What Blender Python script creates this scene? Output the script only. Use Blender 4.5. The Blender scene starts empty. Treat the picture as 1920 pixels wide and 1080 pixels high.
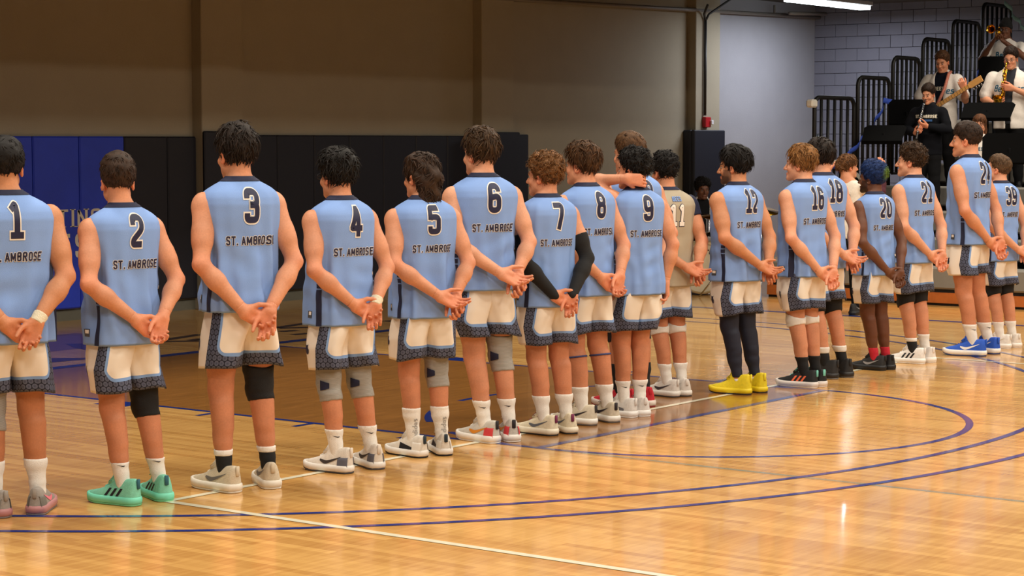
import bpy, math, random
import numpy as np
from mathutils import Vector, Matrix, Euler
from mathutils.bvhtree import BVHTree

SC = bpy.context.scene
COL = SC.collection
PI = math.pi

# ------------------------------------------------------------------ camera
cam_d = bpy.data.cameras.new('camera')
cam = bpy.data.objects.new('camera', cam_d)
COL.objects.link(cam)
cam.location = (-10.0974, -7.3700, 1.8732)
cam.rotation_euler = (PI / 2 - 0.0710664, 0.0, -0.9275453)
cam_d.sensor_fit = 'HORIZONTAL'
cam_d.sensor_width = 36.0
cam_d.lens = 3852.78 * 36.0 / 1920.0
cam_d.clip_end = 200
SC.camera = cam

# ------------------------------------------------------------------ world, lights, exposure
SC.view_settings.view_transform = 'Standard'
SC.view_settings.look = 'None'
SC.view_settings.gamma = 1.0
SC.view_settings.use_curve_mapping = False
SC.view_settings.exposure = -0.12
w = bpy.data.worlds.new('World')
SC.world = w
w.use_nodes = True
bg = w.node_tree.nodes['Background']
bg.inputs[0].default_value = (1.0, 0.88, 0.72, 1)
bg.inputs[1].default_value = 0.03


def area(name, loc, size, size_y, energy, color, rot=(0, 0, 0), spread=PI):
    l = bpy.data.lights.new(name, 'AREA')
    l.shape = 'RECTANGLE'
    l.size = size
    l.size_y = size_y
    l.energy = energy
    l.color = color
    l.spread = spread
    o = bpy.data.objects.new(name, l)
    o.location = loc
    o.rotation_euler = rot
    COL.objects.link(o)
    return o


# the hall's high-bay lamps over the court; last row added to brighten the band
for ix, x in enumerate((-9.0, -3.0, 3.0, 9.0, 14.5)):
    for iy, y in enumerate((-14.0, -8.5, -3.0, 2.5)):
        area('high_bay_and_fill_light', (x, y, 8.2), 1.3, 1.3, 305.0, (1.0, 0.905, 0.765))
# the strip light under the low ceiling in the far corner
area('strip_light_glow', (18.05, 7.7, 3.92), 2.3, 0.2, 115.0, (0.86, 0.90, 1.0))


# ------------------------------------------------------------------ helpers
def lin(c):
    """sRGB 0-255 -> linear rgba"""
    r = []
    for v in c:
        v = v / 255.0
        r.append(v / 12.92 if v <= 0.04045 else ((v + 0.055) / 1.055) ** 2.4)
    return (r[0], r[1], r[2], 1.0)


MATS = {}


def nt_new(name):
    m = bpy.data.materials.new(name)
    m.use_nodes = True
    nt = m.node_tree
    return m, nt, nt.nodes['Principled BSDF']


def N(nt, typ, **kw):
    n = nt.nodes.new(typ)
    for k, v in kw.items():
        setattr(n, k, v)
    return n


def mat(name, rgb, rough=0.6, metal=0.0, noise=0.12, scale=30.0, bump=0.0, bscale=200.0, coat=0.0, emit=None, sheen=0.0):
    """plain procedural material: colour broken by noise, optional fine relief"""
    if name in MATS:
        return MATS[name]
    m, nt, b = nt_new(name)
    c = lin(rgb)
    tc = N(nt, 'ShaderNodeTexCoord')
    if noise > 0:
        nz = N(nt, 'ShaderNodeTexNoise')
        nz.inputs['Scale'].default_value = scale
        nz.inputs['Detail'].default_value = 3
        nt.links.new(tc.outputs['Object'], nz.inputs['Vector'])
        mx = N(nt, 'ShaderNodeMix', data_type='RGBA')
        mx.inputs[6].default_value = tuple(v * (1 - noise) for v in c[:3]) + (1,)
        mx.inputs[7].default_value = tuple(min(1, v * (1 + noise)) for v in c[:3]) + (1,)
        nt.links.new(nz.outputs['Fac'], mx.inputs[0])
        nt.links.new(mx.outputs[2], b.inputs['Base Color'])
    else:
        b.inputs['Base Color'].default_value = c
    b.inputs['Roughness'].default_value = rough
    b.inputs['Metallic'].default_value = metal
    b.inputs['Coat Weight'].default_value = coat
    if sheen:
        b.inputs['Sheen Weight'].default_value = sheen
    if emit:
        b.inputs['Emission Color'].default_value = c
        b.inputs['Emission Strength'].default_value = emit
    if bump > 0:
        n2 = N(nt, 'ShaderNodeTexNoise')
        n2.inputs['Scale'].default_value = bscale
        nt.links.new(tc.outputs['Object'], n2.inputs['Vector'])
        bp = N(nt, 'ShaderNodeBump')
        bp.inputs['Strength'].default_value = bump
        bp.inputs['Distance'].default_value = 0.01
        nt.links.new(n2.outputs['Fac'], bp.inputs['Height'])
        nt.links.new(bp.outputs['Normal'], b.inputs['Normal'])
    MATS[name] = m
    return m


def empty(name, loc=(0, 0, 0), rz=0.0, label=None, cat=None, group=None, scale=1.0):
    o = bpy.data.objects.new(name, None)
    o.empty_display_size = 0.1
    o.location = loc
    o.rotation_euler = (0, 0, rz)
    o.scale = (scale, scale, scale)
    COL.objects.link(o)
    tag(o, label, cat, group)
    return o


def tag(o, label=None, cat=None, group=None, kind=None):
    if label:
        o['label'] = label
    if cat:
        o['category'] = cat
    if group:
        o['group'] = group
    if kind:
        o['kind'] = kind
    return o


def mesh_obj(name, V, F, m, parent=None, smooth=True, attrs=None):
    me = bpy.data.meshes.new(name)
    if isinstance(V, np.ndarray):
        V = V.tolist()
    if isinstance(F, np.ndarray):
        F = F.tolist()
    me.from_pydata(V, [], F)
    if smooth:
        me.polygons.foreach_set('use_smooth', np.ones(len(me.polygons), dtype=bool))
    if attrs:
        for k, (typ, arr) in attrs.items():
            a = me.attributes.new(k, typ, 'POINT')
            arr = np.asarray(arr, dtype=np.float32)
            a.data.foreach_set('color' if typ == 'FLOAT_COLOR' else 'value', arr.ravel())
    me.update()
    if m is not None:
        if isinstance(m, (list, tuple)):
            for q in m:
                me.materials.append(q)
        else:
            me.materials.append(m)
    o = bpy.data.objects.new(name, me)
    COL.objects.link(o)
    if parent:
        o.parent = parent
    return o


class MB:
    """collects simple solids into one mesh"""

    def __init__(s):
        s.V = []
        s.F = []

    def add(s, V, F):
        n = len(s.V)
        s.V += [tuple(v) for v in V]
        s.F += [tuple(i + n for i in f) for f in F]
        return s

    def box(s, lo, hi, bev=0.0):
        x0, y0, z0 = lo
        x1, y1, z1 = hi
        if bev <= 0:
            V = [(x0, y0, z0), (x1, y0, z0), (x1, y1, z0), (x0, y1, z0), (x0, y0, z1), (x1, y0, z1), (x1, y1, z1), (x0, y1, z1)]
            F = [(3, 2, 1, 0), (4, 5, 6, 7), (0, 1, 5, 4), (1, 2, 6, 5), (2, 3, 7, 6), (3, 0, 4, 7)]
            return s.add(V, F)
        b = bev
        V = []
        ring = lambda z, i: [(x0 + i, y0 + b + 0, z), (x0 + b, y0 + i, z), (x1 - b, y0 + i, z), (x1 - i, y0 + b, z), (x1 - i, y1 - b, z), (x1 - b, y1 - i, z), (x0 + b, y1 - i, z), (x0 + i, y1 - b, z)]
        ringin = lambda z: [(x0 + b, y0 + b, z), (x0 + b, y0 + b, z), (x1 - b, y0 + b, z), (x1 - b, y0 + b, z), (x1 - b, y1 - b, z), (x1 - b, y1 - b, z), (x0 + b, y1 - b, z), (x0 + b, y1 - b, z)]
        V = ringin(z0) + ring(z0 + b, 0) + ring(z1 - b, 0) + ringin(z1)
        F = []
        for r in range(3):
            for k in range(8):
                F.append((r * 8 + k, r * 8 + (k + 1) % 8, (r + 1) * 8 + (k + 1) % 8, (r + 1) * 8 + k))
        F.append(tuple(reversed((0, 2, 4, 6))))
        F.append((24, 26, 28, 30))
        return s.add(V, F)

    def tube(s, pts, r, n=8, cap=True):
        pts = [Vector(p) for p in pts]
        rs = r if isinstance(r, (list, tuple)) else [r] * len(pts)
        rings = []
        up = None
        for i, p in enumerate(pts):
            d = (pts[min(i + 1, len(pts) - 1)] - pts[max(i - 1, 0)])
            if d.length < 1e-9:
                d = Vector((0, 0, 1))
            d.normalize()
            if up is None:
                up = Vector((0, 0, 1)) if abs(d.z) < 0.9 else Vector((1, 0, 0))
            u = d.cross(up)
            if u.length < 1e-6:
                u = d.cross(Vector((0.3, 1, 0)))
            u.normalize()
            v = u.cross(d)
            v.normalize()
            up = v
            rings.append([p + (u * math.cos(2 * PI * k / n) + v * math.sin(2 * PI * k / n)) * rs[i] for k in range(n)])
        V = [q for R in rings for q in R]
        F = []
        for i in range(len(rings) - 1):
            for k in range(n):
                F.append((i * n + k, i * n + (k + 1) % n, (i + 1) * n + (k + 1) % n, (i + 1) * n + k))
        if cap:
            F.append(tuple(range(n - 1, -1, -1)))
            F.append(tuple((len(rings) - 1) * n + k for k in range(n)))
        return s.add(V, F)

    def lathe(s, prof, c=(0, 0, 0), axis=(0, 0, 1), n=24):
        """prof = [(radius, height)]"""
        ax = Vector(axis).normalized()
        u = ax.orthogonal().normalized()
        v = ax.cross(u)
        c = Vector(c)
        V = []
        for r, h in prof:
            for k in range(n):
                a = 2 * PI * k / n
                V.append(c + ax * h + (u * math.cos(a) + v * math.sin(a)) * max(r, 1e-5))
        F = []
        for i in range(len(prof) - 1):
            for k in range(n):
                F.append((i * n + k, i * n + (k + 1) % n, (i + 1) * n + (k + 1) % n, (i + 1) * n + k))
        return s.add(V, F)

    def build(s, name, m, parent=None, smooth=False):
        return mesh_obj(name, s.V, s.F, m, parent, smooth)


def grid_faces(nu, nv, closed_u=True):
    """vertex index = v*nu + u"""
    F = []
    for j in range(nv - 1):
        for i in range(nu if closed_u else nu - 1):
            i2 = (i + 1) % nu
            F.append((j * nu + i, j * nu + i2, (j + 1) * nu + i2, (j + 1) * nu + i))
    return F


# ------------------------------------------------------------------ signed distance volumes -> mesh
class Vol:
    def __init__(s, lo, hi, h):
        s.h = h
        s.lo = np.array(lo, dtype=np.float64)
        s.n = np.ceil((np.array(hi) - s.lo) / h).astype(int) + 1
        s.ax = [s.lo[i] + h * np.arange(s.n[i]) for i in range(3)]
        s.d = np.full(s.n, 0.2, dtype=np.float32)

    def sub(s, lo, hi):
        a = np.clip(np.floor((np.array(lo) - s.lo) / s.h).astype(int), 0, s.n)
        b = np.clip(np.ceil((np.array(hi) - s.lo) / s.h).astype(int) + 1, 0, s.n)
        return tuple(slice(a[i], b[i]) for i in range(3))

    def xyz(s, sl):
        x = s.ax[0][sl[0]].astype(np.float32)[:, None, None]
        y = s.ax[1][sl[1]].astype(np.float32)[None, :, None]
        z = s.ax[2][sl[2]].astype(np.float32)[None, None, :]
        return x, y, z

    def blend(s, sl, d, k):
        c = s.d[sl]
        if k <= 0:
            s.d[sl] = np.minimum(c, d)
        else:
            hh = np.clip(0.5 + 0.5 * (c - d) / k, 0, 1)
            s.d[sl] = c * (1 - hh) + d * hh - k * hh * (1 - hh)

    def carve(s, sl, d, k):
        c = s.d[sl]
        d = -d
        hh = np.clip(0.5 - 0.5 * (c - d) / k, 0, 1)
        s.d[sl] = c * (1 - hh) + d * hh + k * hh * (1 - hh)

    def capsule(s, a, b, r1, r2, k=0.02, off=0.0):
        a = np.array(a, dtype=np.float64)
        b = np.array(b, dtype=np.float64)
        r1 += off
        r2 += off
        m = max(r1, r2) + k + 2 * s.h + 0.01
        sl = s.sub(np.minimum(a, b) - m, np.maximum(a, b) + m)
        if any(q.stop <= q.start for q in sl):
            return
        x, y, z = s.xyz(sl)
        ba = b - a
        L = float(ba @ ba) + 1e-12
        t = ((x - a[0]) * ba[0] + (y - a[1]) * ba[1] + (z - a[2]) * ba[2]) / L
        t = np.clip(t, 0, 1)
        d = np.sqrt((x - a[0] - t * ba[0]) ** 2 + (y - a[1] - t * ba[1]) ** 2 + (z - a[2] - t * ba[2]) ** 2) - (r1 + (r2 - r1) * t)
        s.blend(sl, d, k)

    def ell(s, c, r, R=None, k=0.02, carve=False, off=0.0):
        c = np.array(c, dtype=np.float64)
        r = np.array(r, dtype=np.float64) + off
        m = r.max() + k + 2 * s.h + 0.005
        sl = s.sub(c - m, c + m)
        if any(q.stop <= q.start for q in sl):
            return
        x, y, z = s.xyz(sl)
        X, Y, Z = x - c[0], y - c[1], z - c[2]
        if R is not None:
            X, Y, Z = (X * R[0][0] + Y * R[1][0] + Z * R[2][0], X * R[0][1] + Y * R[1][1] + Z * R[2][1], X * R[0][2] + Y * R[1][2] + Z * R[2][2])
        k0 = np.sqrt((X / r[0]) ** 2 + (Y / r[1]) ** 2 + (Z / r[2]) ** 2)
        k1 = np.sqrt((X / r[0] ** 2) ** 2 + (Y / r[1] ** 2) ** 2 + (Z / r[2] ** 2) ** 2) + 1e-9
        d = k0 * (k0 - 1) / k1
        if carve:
            s.carve(sl, d, k)
        else:
            s.blend(sl, d, k)

    def loft(s, tab, n=2.3, k=0.02, off=0.0):
        """stack of superellipses along z: rows (z, half x, half y, centre y[, centre x])"""
        T = np.array(tab, dtype=np.float64)
        z0, z1 = T[0, 0], T[-1, 0]
        ma = T[:, 1].max() + abs(off) + k + 0.03
        mb = T[:, 2].max() + np.abs(T[:, 3]).max() + abs(off) + k + 0.03
        cx = T[:, 4] if T.shape[1] > 4 else np.zeros(len(T))
        mx = np.abs(cx).max()
        sl = s.sub((-ma - mx, -mb, z0 - off - k - 0.02), (ma + mx, mb, z1 + off + k + 0.02))
        if any(q.stop <= q.start for q in sl):
            return
        x, y, z = s.xyz(sl)
        zz = z.ravel()
        a = np.interp(zz, T[:, 0], T[:, 1])[None, None, :] + off
        b = np.interp(zz, T[:, 0], T[:, 2])[None, None, :] + off
        yc = np.interp(zz, T[:, 0], T[:, 3])[None, None, :]
        xc = np.interp(zz, T[:, 0], cx)[None, None, :]
        q = (np.abs((x - xc) / a) ** n + np.abs((y - yc) / b) ** n) ** (1.0 / n)
        d = (q - 1) * np.minimum(a, b)
        d = np.maximum(d, np.maximum(z0 - off - z, z - z1 - off))
        s.blend(sl, d.astype(np.float32), k)

    def slab(s, p, nrm):
        """cut away everything on the +normal side of the plane"""
        x, y, z = s.xyz((slice(None),) * 3)
        d = (x - p[0]) * nrm[0] + (y - p[1]) * nrm[1] + (z - p[2]) * nrm[2]
        s.d = np.maximum(s.d, d.astype(np.float32))

    def wobble(s, amp, freq, seed, stretch=(1, 1, 1), n=7):
        rs = np.random.RandomState(seed)
        x, y, z = s.xyz((slice(None),) * 3)
        acc = np.zeros(s.n, dtype=np.float32)
        for i in range(n):
            v = rs.normal(size=3)
            v = v / np.linalg.norm(v) * freq * rs.uniform(0.6, 1.6)
            v = v * np.array(stretch)
            acc += np.sin(x * v[0] + y * v[1] + z * v[2] + rs.uniform(0, 6.28)).astype(np.float32)
        s.d -= acc * (amp / math.sqrt(n))

    def mesh(s):
        """naive surface nets"""
        d = s.d
        ins = d < 0
        c = [ins[a:a + d.shape[0] - 1, b:b + d.shape[1] - 1, e:e + d.shape[2] - 1] for a in (0, 1) for b in (0, 1) for e in (0, 1)]
        tot = np.zeros(c[0].shape, dtype=np.int8)
        for q in c:
            tot += q
        act = (tot > 0) & (tot < 8)
        I = np.argwhere(act)
        if len(I) == 0:
            return np.zeros((0, 3)), np.zeros((0, 4), int)
        idx = np.full(act.shape, -1, dtype=np.int64)
        idx[act] = np.arange(len(I))
        P = np.zeros((len(I), 3))
        W = np.zeros(len(I))
        corners = [(a, b, e) for a in (0, 1) for b in (0, 1) for e in (0, 1)]
        val = {q: d[I[:, 0] + q[0], I[:, 1] + q[1], I[:, 2] + q[2]].astype(np.float64) for q in corners}
        for q in corners:
            for ax in range(3):
                if q[ax] == 0:
                    q2 = list(q)
                    q2[ax] = 1
                    q2 = tuple(q2)
                    v0, v1 = val[q], val[q2]
                    m = (v0 < 0) != (v1 < 0)
                    t = np.where(m, v0 / np.where(m, v0 - v1, 1), 0)
                    for x in range(3):
                        P[:, x] += np.where(m, q[x] + (t if x == ax else 0), 0)
                    W += m
        P = P / W[:, None] + I
        V = P * s.h + s.lo
        Q = []
        for ax in range(3):
            o = [a for a in range(3) if a != ax]
            u, v = o
            sl0 = [slice(1, -1)] * 3
            sl1 = [slice(1, -1)] * 3
            sl0[ax] = slice(0, -1)
            sl1[ax] = slice(1, None)
            a, b = ins[tuple(sl0)], ins[tuple(sl1)]
            E_ = np.argwhere(a != b)
            if len(E_) == 0:
                continue
            flip = a[tuple(E_.T)]
            base = E_.copy()
            base[:, u] += 1
            base[:, v] += 1

            def cell(du, dv):
                k = base.copy()
                k[:, u] -= du
                k[:, v] -= dv
                return idx[k[:, 0], k[:, 1], k[:, 2]]
            q = np.stack([cell(1, 1), cell(0, 1), cell(0, 0), cell(1, 0)], 1)
            if ax == 1:
                flip = ~flip
            q = np.where(flip[:, None], q, q[:, ::-1])
            q = q[(q >= 0).all(1)]
            Q.append(q)
        return V, np.concatenate(Q)


# ------------------------------------------------------------------ stroke lettering (own letterforms)
def _arcpath(pts, r=0.0, closed=False):
    """polyline with rounded corners, resampled"""
    P = [np.array(p, dtype=float) for p in pts]
    n = len(P)
    out = []
    for i in range(n):
        if not closed and i in (0, n - 1):
            out.append(P[i])
            continue
        a, b, c = P[i - 1], P[i], P[(i + 1) % n]
        la, lc = np.linalg.norm(a - b), np.linalg.norm(c - b)
        k = min(r, la / 2, lc / 2)
        if k < 1e-4:
            k = min(0.012, la / 3, lc / 3)
        p0 = b + (a - b) / la * k
        p2 = b + (c - b) / lc * k
        for t in np.linspace(0, 1, 7 if r > 0 else 3):
            out.append((1 - t) ** 2 * p0 + 2 * t * (1 - t) * b + t * t * p2)
    if closed:
        out.append(out[0])
    res = [out[0]]
    for q in out[1:]:
        L = np.linalg.norm(q - res[-1])
        if L < 1e-6:
            continue
        m = max(1, int(L / 0.09))
        s0 = res[-1]
        for j in range(1, m + 1):
            res.append(s0 + (q - s0) * j / m)
    return np.array(res)


def glyph(ch, t):
    """centre lines of a character in a box of height 1: (list of (points, radius, closed), width)"""
    h = t / 2
    x0, x1, y0, y1 = h, 0.56 - h, h, 1 - h
    xm = 0.28
    r = 0.2
    G = {
        '0': [([(x0, y0), (x1, y0), (x1, y1), (x0, y1)], r, True)],
        'O': [([(x0, y0), (x1, y0), (x1, y1), (x0, y1)], r, True)],
        '1': [([(0.10, 0.80), (0.24, 0.93), (0.30, 0.93), (0.30, y0)], 0.0, False), ([(0.08, y0), (0.52, y0)], 0, False)],
        '2': [([(x0, 0.68), (x0, y1), (x1, y1), (x1, 0.56), (x0, 0.22), (x0, y0), (x1, y0)], 0.14, False)],
        '3': [([(x0, 0.72), (x0, y1), (x1, y1), (x1, 0.53), (0.2, 0.53)], 0.15, False), ([(0.2, 0.53), (x1, 0.53), (x1, y0), (x0, y0), (x0, 0.29)], 0.15, False)],
        '4': [([(0.40, 0.0), (0.40, 1.0)], 0, False), ([(0.37, 0.93), (x0, 0.28), (0.60, 0.28)], 0.0, False)],
        '5': [([(x1 + 0.04, y1), (x0, y1), (x0, 0.50)], 0.0, False), ([(x0, 0.54), (x0 + 0.06, 0.60), (x1, 0.60), (x1, y0), (x0, y0), (x0, 0.28)], 0.13, False)],
        '6': [([(x1, 0.72), (x1, y1), (x0, y1), (x0, y0), (x1, y0), (x1, 0.58), (x0, 0.52)], 0.17, False)],
        '7': [([(x0 - h, y1), (x1, y1), (x1, 0.84), (0.24, 0.0)], 0.0, False)],
        '8': [([(x0, y0), (x1, y0), (x1, 0.53), (x0, 0.53)], 0.17, True), ([(x0, 0.53), (x1, 0.53), (x1, y1), (x0, y1)], 0.17, True)],
        '9': [([(x0, 0.28), (x0, y0), (x1, y0), (x1, y1), (x0, y1), (x0, 0.42), (x1, 0.48)], 0.17, False)],
        'A': [([(x0 - h * .6, 0), (xm, y1)], 0, False), ([(xm, y1), (x1 + h * .6, 0)], 0, False), ([(0.13, 0.30), (0.43, 0.30)], 0, False)],
        'B': [([(x0, y0), (x0, y1), (x1, y1), (x1, 0.53), (x0, 0.53)], 0.12, False), ([(x0, 0.53), (x1, 0.53), (x1, y0), (x0, y0)], 0.12, False)],
        'D': [([(x0, y0), (x0, y1), (x1, y1), (x1, y0), (x0, y0)], 0.16, False)],
        'E': [([(x1 + h, y1), (x0, y1), (x0, y0), (x1 + h, y0)], 0, False), ([(x0, 0.52), (x1, 0.52)], 0, False)],
        'F': [([(x1 + h, y1), (x0, y1), (x0, 0)], 0, False), ([(x0, 0.52), (x1, 0.52)], 0, False)],
        'G': [([(x1, 0.70), (x1, y1), (x0, y1), (x0, y0), (x1, y0), (x1, 0.46), (xm, 0.46)], 0.16, False)],
        'H': [([(x0, 0), (x0, 1)], 0, False), ([(x1, 0), (x1, 1)], 0, False), ([(x0, 0.52), (x1, 0.52)], 0, False)],
        'I': [([(h, 0), (h, 1)], 0, False)],
        'L': [([(x0, 1), (x0, y0), (x1 + h, y0)], 0, False)],
        'M': [([(h, 0), (h, y1)], 0, False), ([(h, y1), (0.35, 0.2)], 0, False), ([(0.35, 0.2), (0.70 - h, y1)], 0, False), ([(0.70 - h, y1), (0.70 - h, 0)], 0, False)],
        'N': [([(x0, 0), (x0, y1)], 0, False), ([(x0, y1), (x1, y0)], 0, False), ([(x1, y0), (x1, 1)], 0, False)],
        'P': [([(x0, 0), (x0, y1), (x1, y1), (x1, 0.48), (x0, 0.48)], 0.14, False)],
        'R': [([(x0, 0), (x0, y1), (x1, y1), (x1, 0.52), (x0, 0.52)], 0.12, False), ([(0.28, 0.5), (x1 + h * .4, 0)], 0, False)],
        'S': [([(x1, 0.72), (x1, y1), (x0, y1), (x0, 0.54), (x1, 0.46), (x1, y0), (x0, y0), (x0, 0.28)], 0.15, False)],
        'T': [([(0.0, y1), (0.56, y1)], 0, False), ([(xm, y1), (xm, 0)], 0, False)],
        '.': [([(h, 0.0), (h, t * 1.05)], 0, False)],
        'a': [([(0.42, 0.5), (0.08, 0.55), (0.06, 0.06), (0.40, 0.06), (0.44, 0.55)], 0.15, False), ([(0.44, 0.58), (0.42, 0.05), (0.56, 0.05)], 0.08, False)],
        'e': [([(0.06, 0.30), (0.44, 0.34), (0.42, 0.60), (0.08, 0.58), (0.06, 0.05), (0.52, 0.05)], 0.16, False)],
        'r': [([(0.08, 0.0), (0.12, 0.58)], 0, False), ([(0.10, 0.38), (0.16, 0.62), (0.42, 0.56)], 0.1, False)],
        'l': [([(0.14, 1.0), (0.08, 0.05), (0.30, 0.05)], 0.1, False)],
        's': [([(0.42, 0.56), (0.08, 0.60), (0.10, 0.36), (0.42, 0.30), (0.40, 0.04), (0.02, 0.05)], 0.12, False)],
        'd': [([(0.42, 0.5), (0.08, 0.55), (0.06, 0.06), (0.42, 0.06)], 0.15, False), ([(0.46, 1.0), (0.44, 0.0)], 0, False)],
        'i': [([(0.1, 0.0), (0.1, 0.6)], 0, False), ([(0.1, 0.75), (0.1, 0.88)], 0, False)],
    }
    wid = {'1': 0.52, 'I': t, '.': t, 'M': 0.70, ' ': 0.22, 'l': 0.3, 'i': 0.2, 'e': 0.5, 'a': 0.54, 'r': 0.44, 's': 0.48, 'd': 0.5}
    return G.get(ch, []), wid.get(ch, 0.56)


def strip(path, t, ext=0.0):
    """ribbon of width t along a 2-D path -> verts (n,2), faces"""
    P = np.array(path, dtype=float)
    closed = np.linalg.norm(P[0] - P[-1]) < 1e-6
    if ext and not closed:
        d0 = P[0] - P[1]
        d1 = P[-1] - P[-2]
        P = np.vstack([P[0] + d0 / np.linalg.norm(d0) * ext, P, P[-1] + d1 / np.linalg.norm(d1) * ext])
    D = np.gradient(P, axis=0)
    if closed:
        D[0] = D[-1] = P[1] - P[-2]
    L = np.linalg.norm(D, axis=1, keepdims=True) + 1e-12
    D = D / L
    Nn = np.stack([-D[:, 1], D[:, 0]], 1)
    V = np.concatenate([P + Nn * t / 2, P, P - Nn * t / 2])
    n = len(P)
    F = []
    for i in range(n - 1):
        for j in range(2):
            F.append((j * n + i, (j + 1) * n + i, (j + 1) * n + i + 1, j * n + i + 1))
    return V, F


def text2d(txt, height, t=0.17, xs=1.0, gap=0.10, extra=0.0, slant=0.0, serif=False):
    """flat lettering centred on x=0, baseline z=0; extra widens the strokes"""
    V = []
    F = []
    x = 0.0
    for ch in txt:
        G, wd = glyph(ch, t)
        for pts, r, cl in G:
            P = _arcpath(pts, r, cl)
            v, f = strip(P, t + 2 * extra, extra)
            v = v + np.array([x, 0])
            n = len(V)
            V += v.tolist()
            F += [tuple(i + n for i in q) for q in f]
            if serif and not cl and r == 0:
                for e in (P[0], P[-1]):
                    if e[1] < 0.05 or e[1] > 0.95:
                        yy = 0.02 if e[1] < 0.5 else 0.98
                        v, f = strip(_arcpath([(e[0] - t * 1.1, yy), (e[0] + t * 1.1, yy)]), 0.05)
                        n = len(V)
                        V += (v + np.array([x, 0])).tolist()
                        F += [tuple(i + n for i in q) for q in f]
        x += wd + gap
    V = np.array(V)
    W = x - gap
    V[:, 0] = (V[:, 0] - W / 2) * xs + V[:, 1] * slant
    return V * height, F, W * xs * height
# ------------------------------------------------------------------ hall
def floor_material():
    m, nt, b = nt_new('maple_floor')
    tc = N(nt, 'ShaderNodeTexCoord')
    mp = N(nt, 'ShaderNodeMapping')
    mp.inputs['Rotation'].default_value = (0, 0, FLOOR_ROT)
    nt.links.new(tc.outputs['Object'], mp.inputs['Vector'])
    br = N(nt, 'ShaderNodeTexBrick', offset=0.37, offset_frequency=3)
    br.inputs['Scale'].default_value = 1
    br.inputs['Brick Width'].default_value = 1.15
    br.inputs['Row Height'].default_value = 0.057
    br.inputs['Mortar Size'].default_value = 0.0007
    br.inputs['Color1'].default_value = (0.0, 0.0, 0.0, 1)
    br.inputs['Color2'].default_value = (1, 1, 1, 1)
    br.inputs['Mortar'].default_value = (0.25, 0.25, 0.25, 1)
    nt.links.new(mp.outputs[0], br.inputs['Vector'])
    mp2 = N(nt, 'ShaderNodeMapping')
    mp2.inputs['Rotation'].default_value = (0, 0, FLOOR_ROT)
    mp2.inputs['Scale'].default_value = (1.2, 16, 1)
    nt.links.new(tc.outputs['Object'], mp2.inputs['Vector'])
    nz = N(nt, 'ShaderNodeTexNoise')
    nz.inputs['Scale'].default_value = 2.2
    nz.inputs['Detail'].default_value = 5
    nt.links.new(mp2.outputs[0], nz.inputs['Vector'])
    mx = N(nt, 'ShaderNodeMath', operation='MULTIPLY_ADD')
    nt.links.new(br.outputs['Color'], mx.inputs[0])
    mx.inputs[1].default_value = 0.45
    m2 = N(nt, 'ShaderNodeMath', operation='MULTIPLY')
    nt.links.new(nz.outputs['Fac'], m2.inputs[0])
    m2.inputs[1].default_value = 0.75
    nt.links.new(m2.outputs[0], mx.inputs[2])
    cr = N(nt, 'ShaderNodeValToRGB')
    cr.color_ramp.elements[0].position = 0.12
    cr.color_ramp.elements[1].position = 0.95
    cr.color_ramp.elements[0].color = lin((178, 122, 60))
    cr.color_ramp.elements[1].color = lin((230, 180, 106))
    nt.links.new(mx.outputs[0], cr.inputs[0])
    nt.links.new(cr.outputs[0], b.inputs['Base Color'])
    b.inputs['Roughness'].default_value = 0.20
    b.inputs['Specular IOR Level'].default_value = 0.5
    b.inputs['Coat Weight'].default_value = 0.35
    b.inputs['Coat Roughness'].default_value = 0.07
    bp = N(nt, 'ShaderNodeBump')
    bp.inputs['Strength'].default_value = 0.10
    bp.inputs['Distance'].default_value = 0.002
    nt.links.new(br.outputs['Fac'], bp.inputs['Height'])
    nt.links.new(bp.outputs['Normal'], b.inputs['Normal'])
    return m


FLOOR_ROT = PI / 2
M_FLOOR = floor_material()


def gloss_paint(name, rgb, noise=0.15, stretch=True):
    """paint or stain under the same varnish"""
    m, nt, b = nt_new(name)
    tc = N(nt, 'ShaderNodeTexCoord')
    mp = N(nt, 'ShaderNodeMapping')
    mp.inputs['Rotation'].default_value = (0, 0, FLOOR_ROT)
    mp.inputs['Scale'].default_value = (1.0, 17, 1) if stretch else (1, 1, 1)
    nt.links.new(tc.outputs['Object'], mp.inputs['Vector'])
    nz = N(nt, 'ShaderNodeTexNoise')
    nz.inputs['Scale'].default_value = 2.5
    nz.inputs['Detail'].default_value = 4
    nt.links.new(mp.outputs[0], nz.inputs['Vector'])
    c = lin(rgb)
    cr = N(nt, 'ShaderNodeValToRGB')
    cr.color_ramp.elements[0].position = 0.3
    cr.color_ramp.elements[1].position = 0.7
    cr.color_ramp.elements[0].color = tuple(v * (1 - noise) for v in c[:3]) + (1,)
    cr.color_ramp.elements[1].color = tuple(min(1, v * (1 + noise)) for v in c[:3]) + (1,)
    nt.links.new(nz.outputs['Fac'], cr.inputs[0])
    nt.links.new(cr.outputs[0], b.inputs['Base Color'])
    b.inputs['Roughness'].default_value = 0.2
    b.inputs['Coat Weight'].default_value = 0.35
    b.inputs['Coat Roughness'].default_value = 0.07
    return m


M_BLUE = gloss_paint('court_blue', (22, 48, 128), 0.06)
M_LINEW = gloss_paint('court_white', (232, 226, 200), 0.05)
M_LINEG = gloss_paint('court_grey', (150, 140, 112), 0.05)
M_STAIN = gloss_paint('lane_stain', (150, 100, 46), 0.22)
M_STAIN2 = gloss_paint('letter_stain', (70, 46, 38), 0.15)
M_STAIN3 = gloss_paint('band_stain', (132, 92, 62), 0.15)

fl = MB().box((-22, -22, -0.2), (20.45, 9.25, 0.0))
fo = fl.build('floor', M_FLOOR)
tag(fo, 'glossy maple sports floor with painted court lines', None, None, 'structure')


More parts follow.
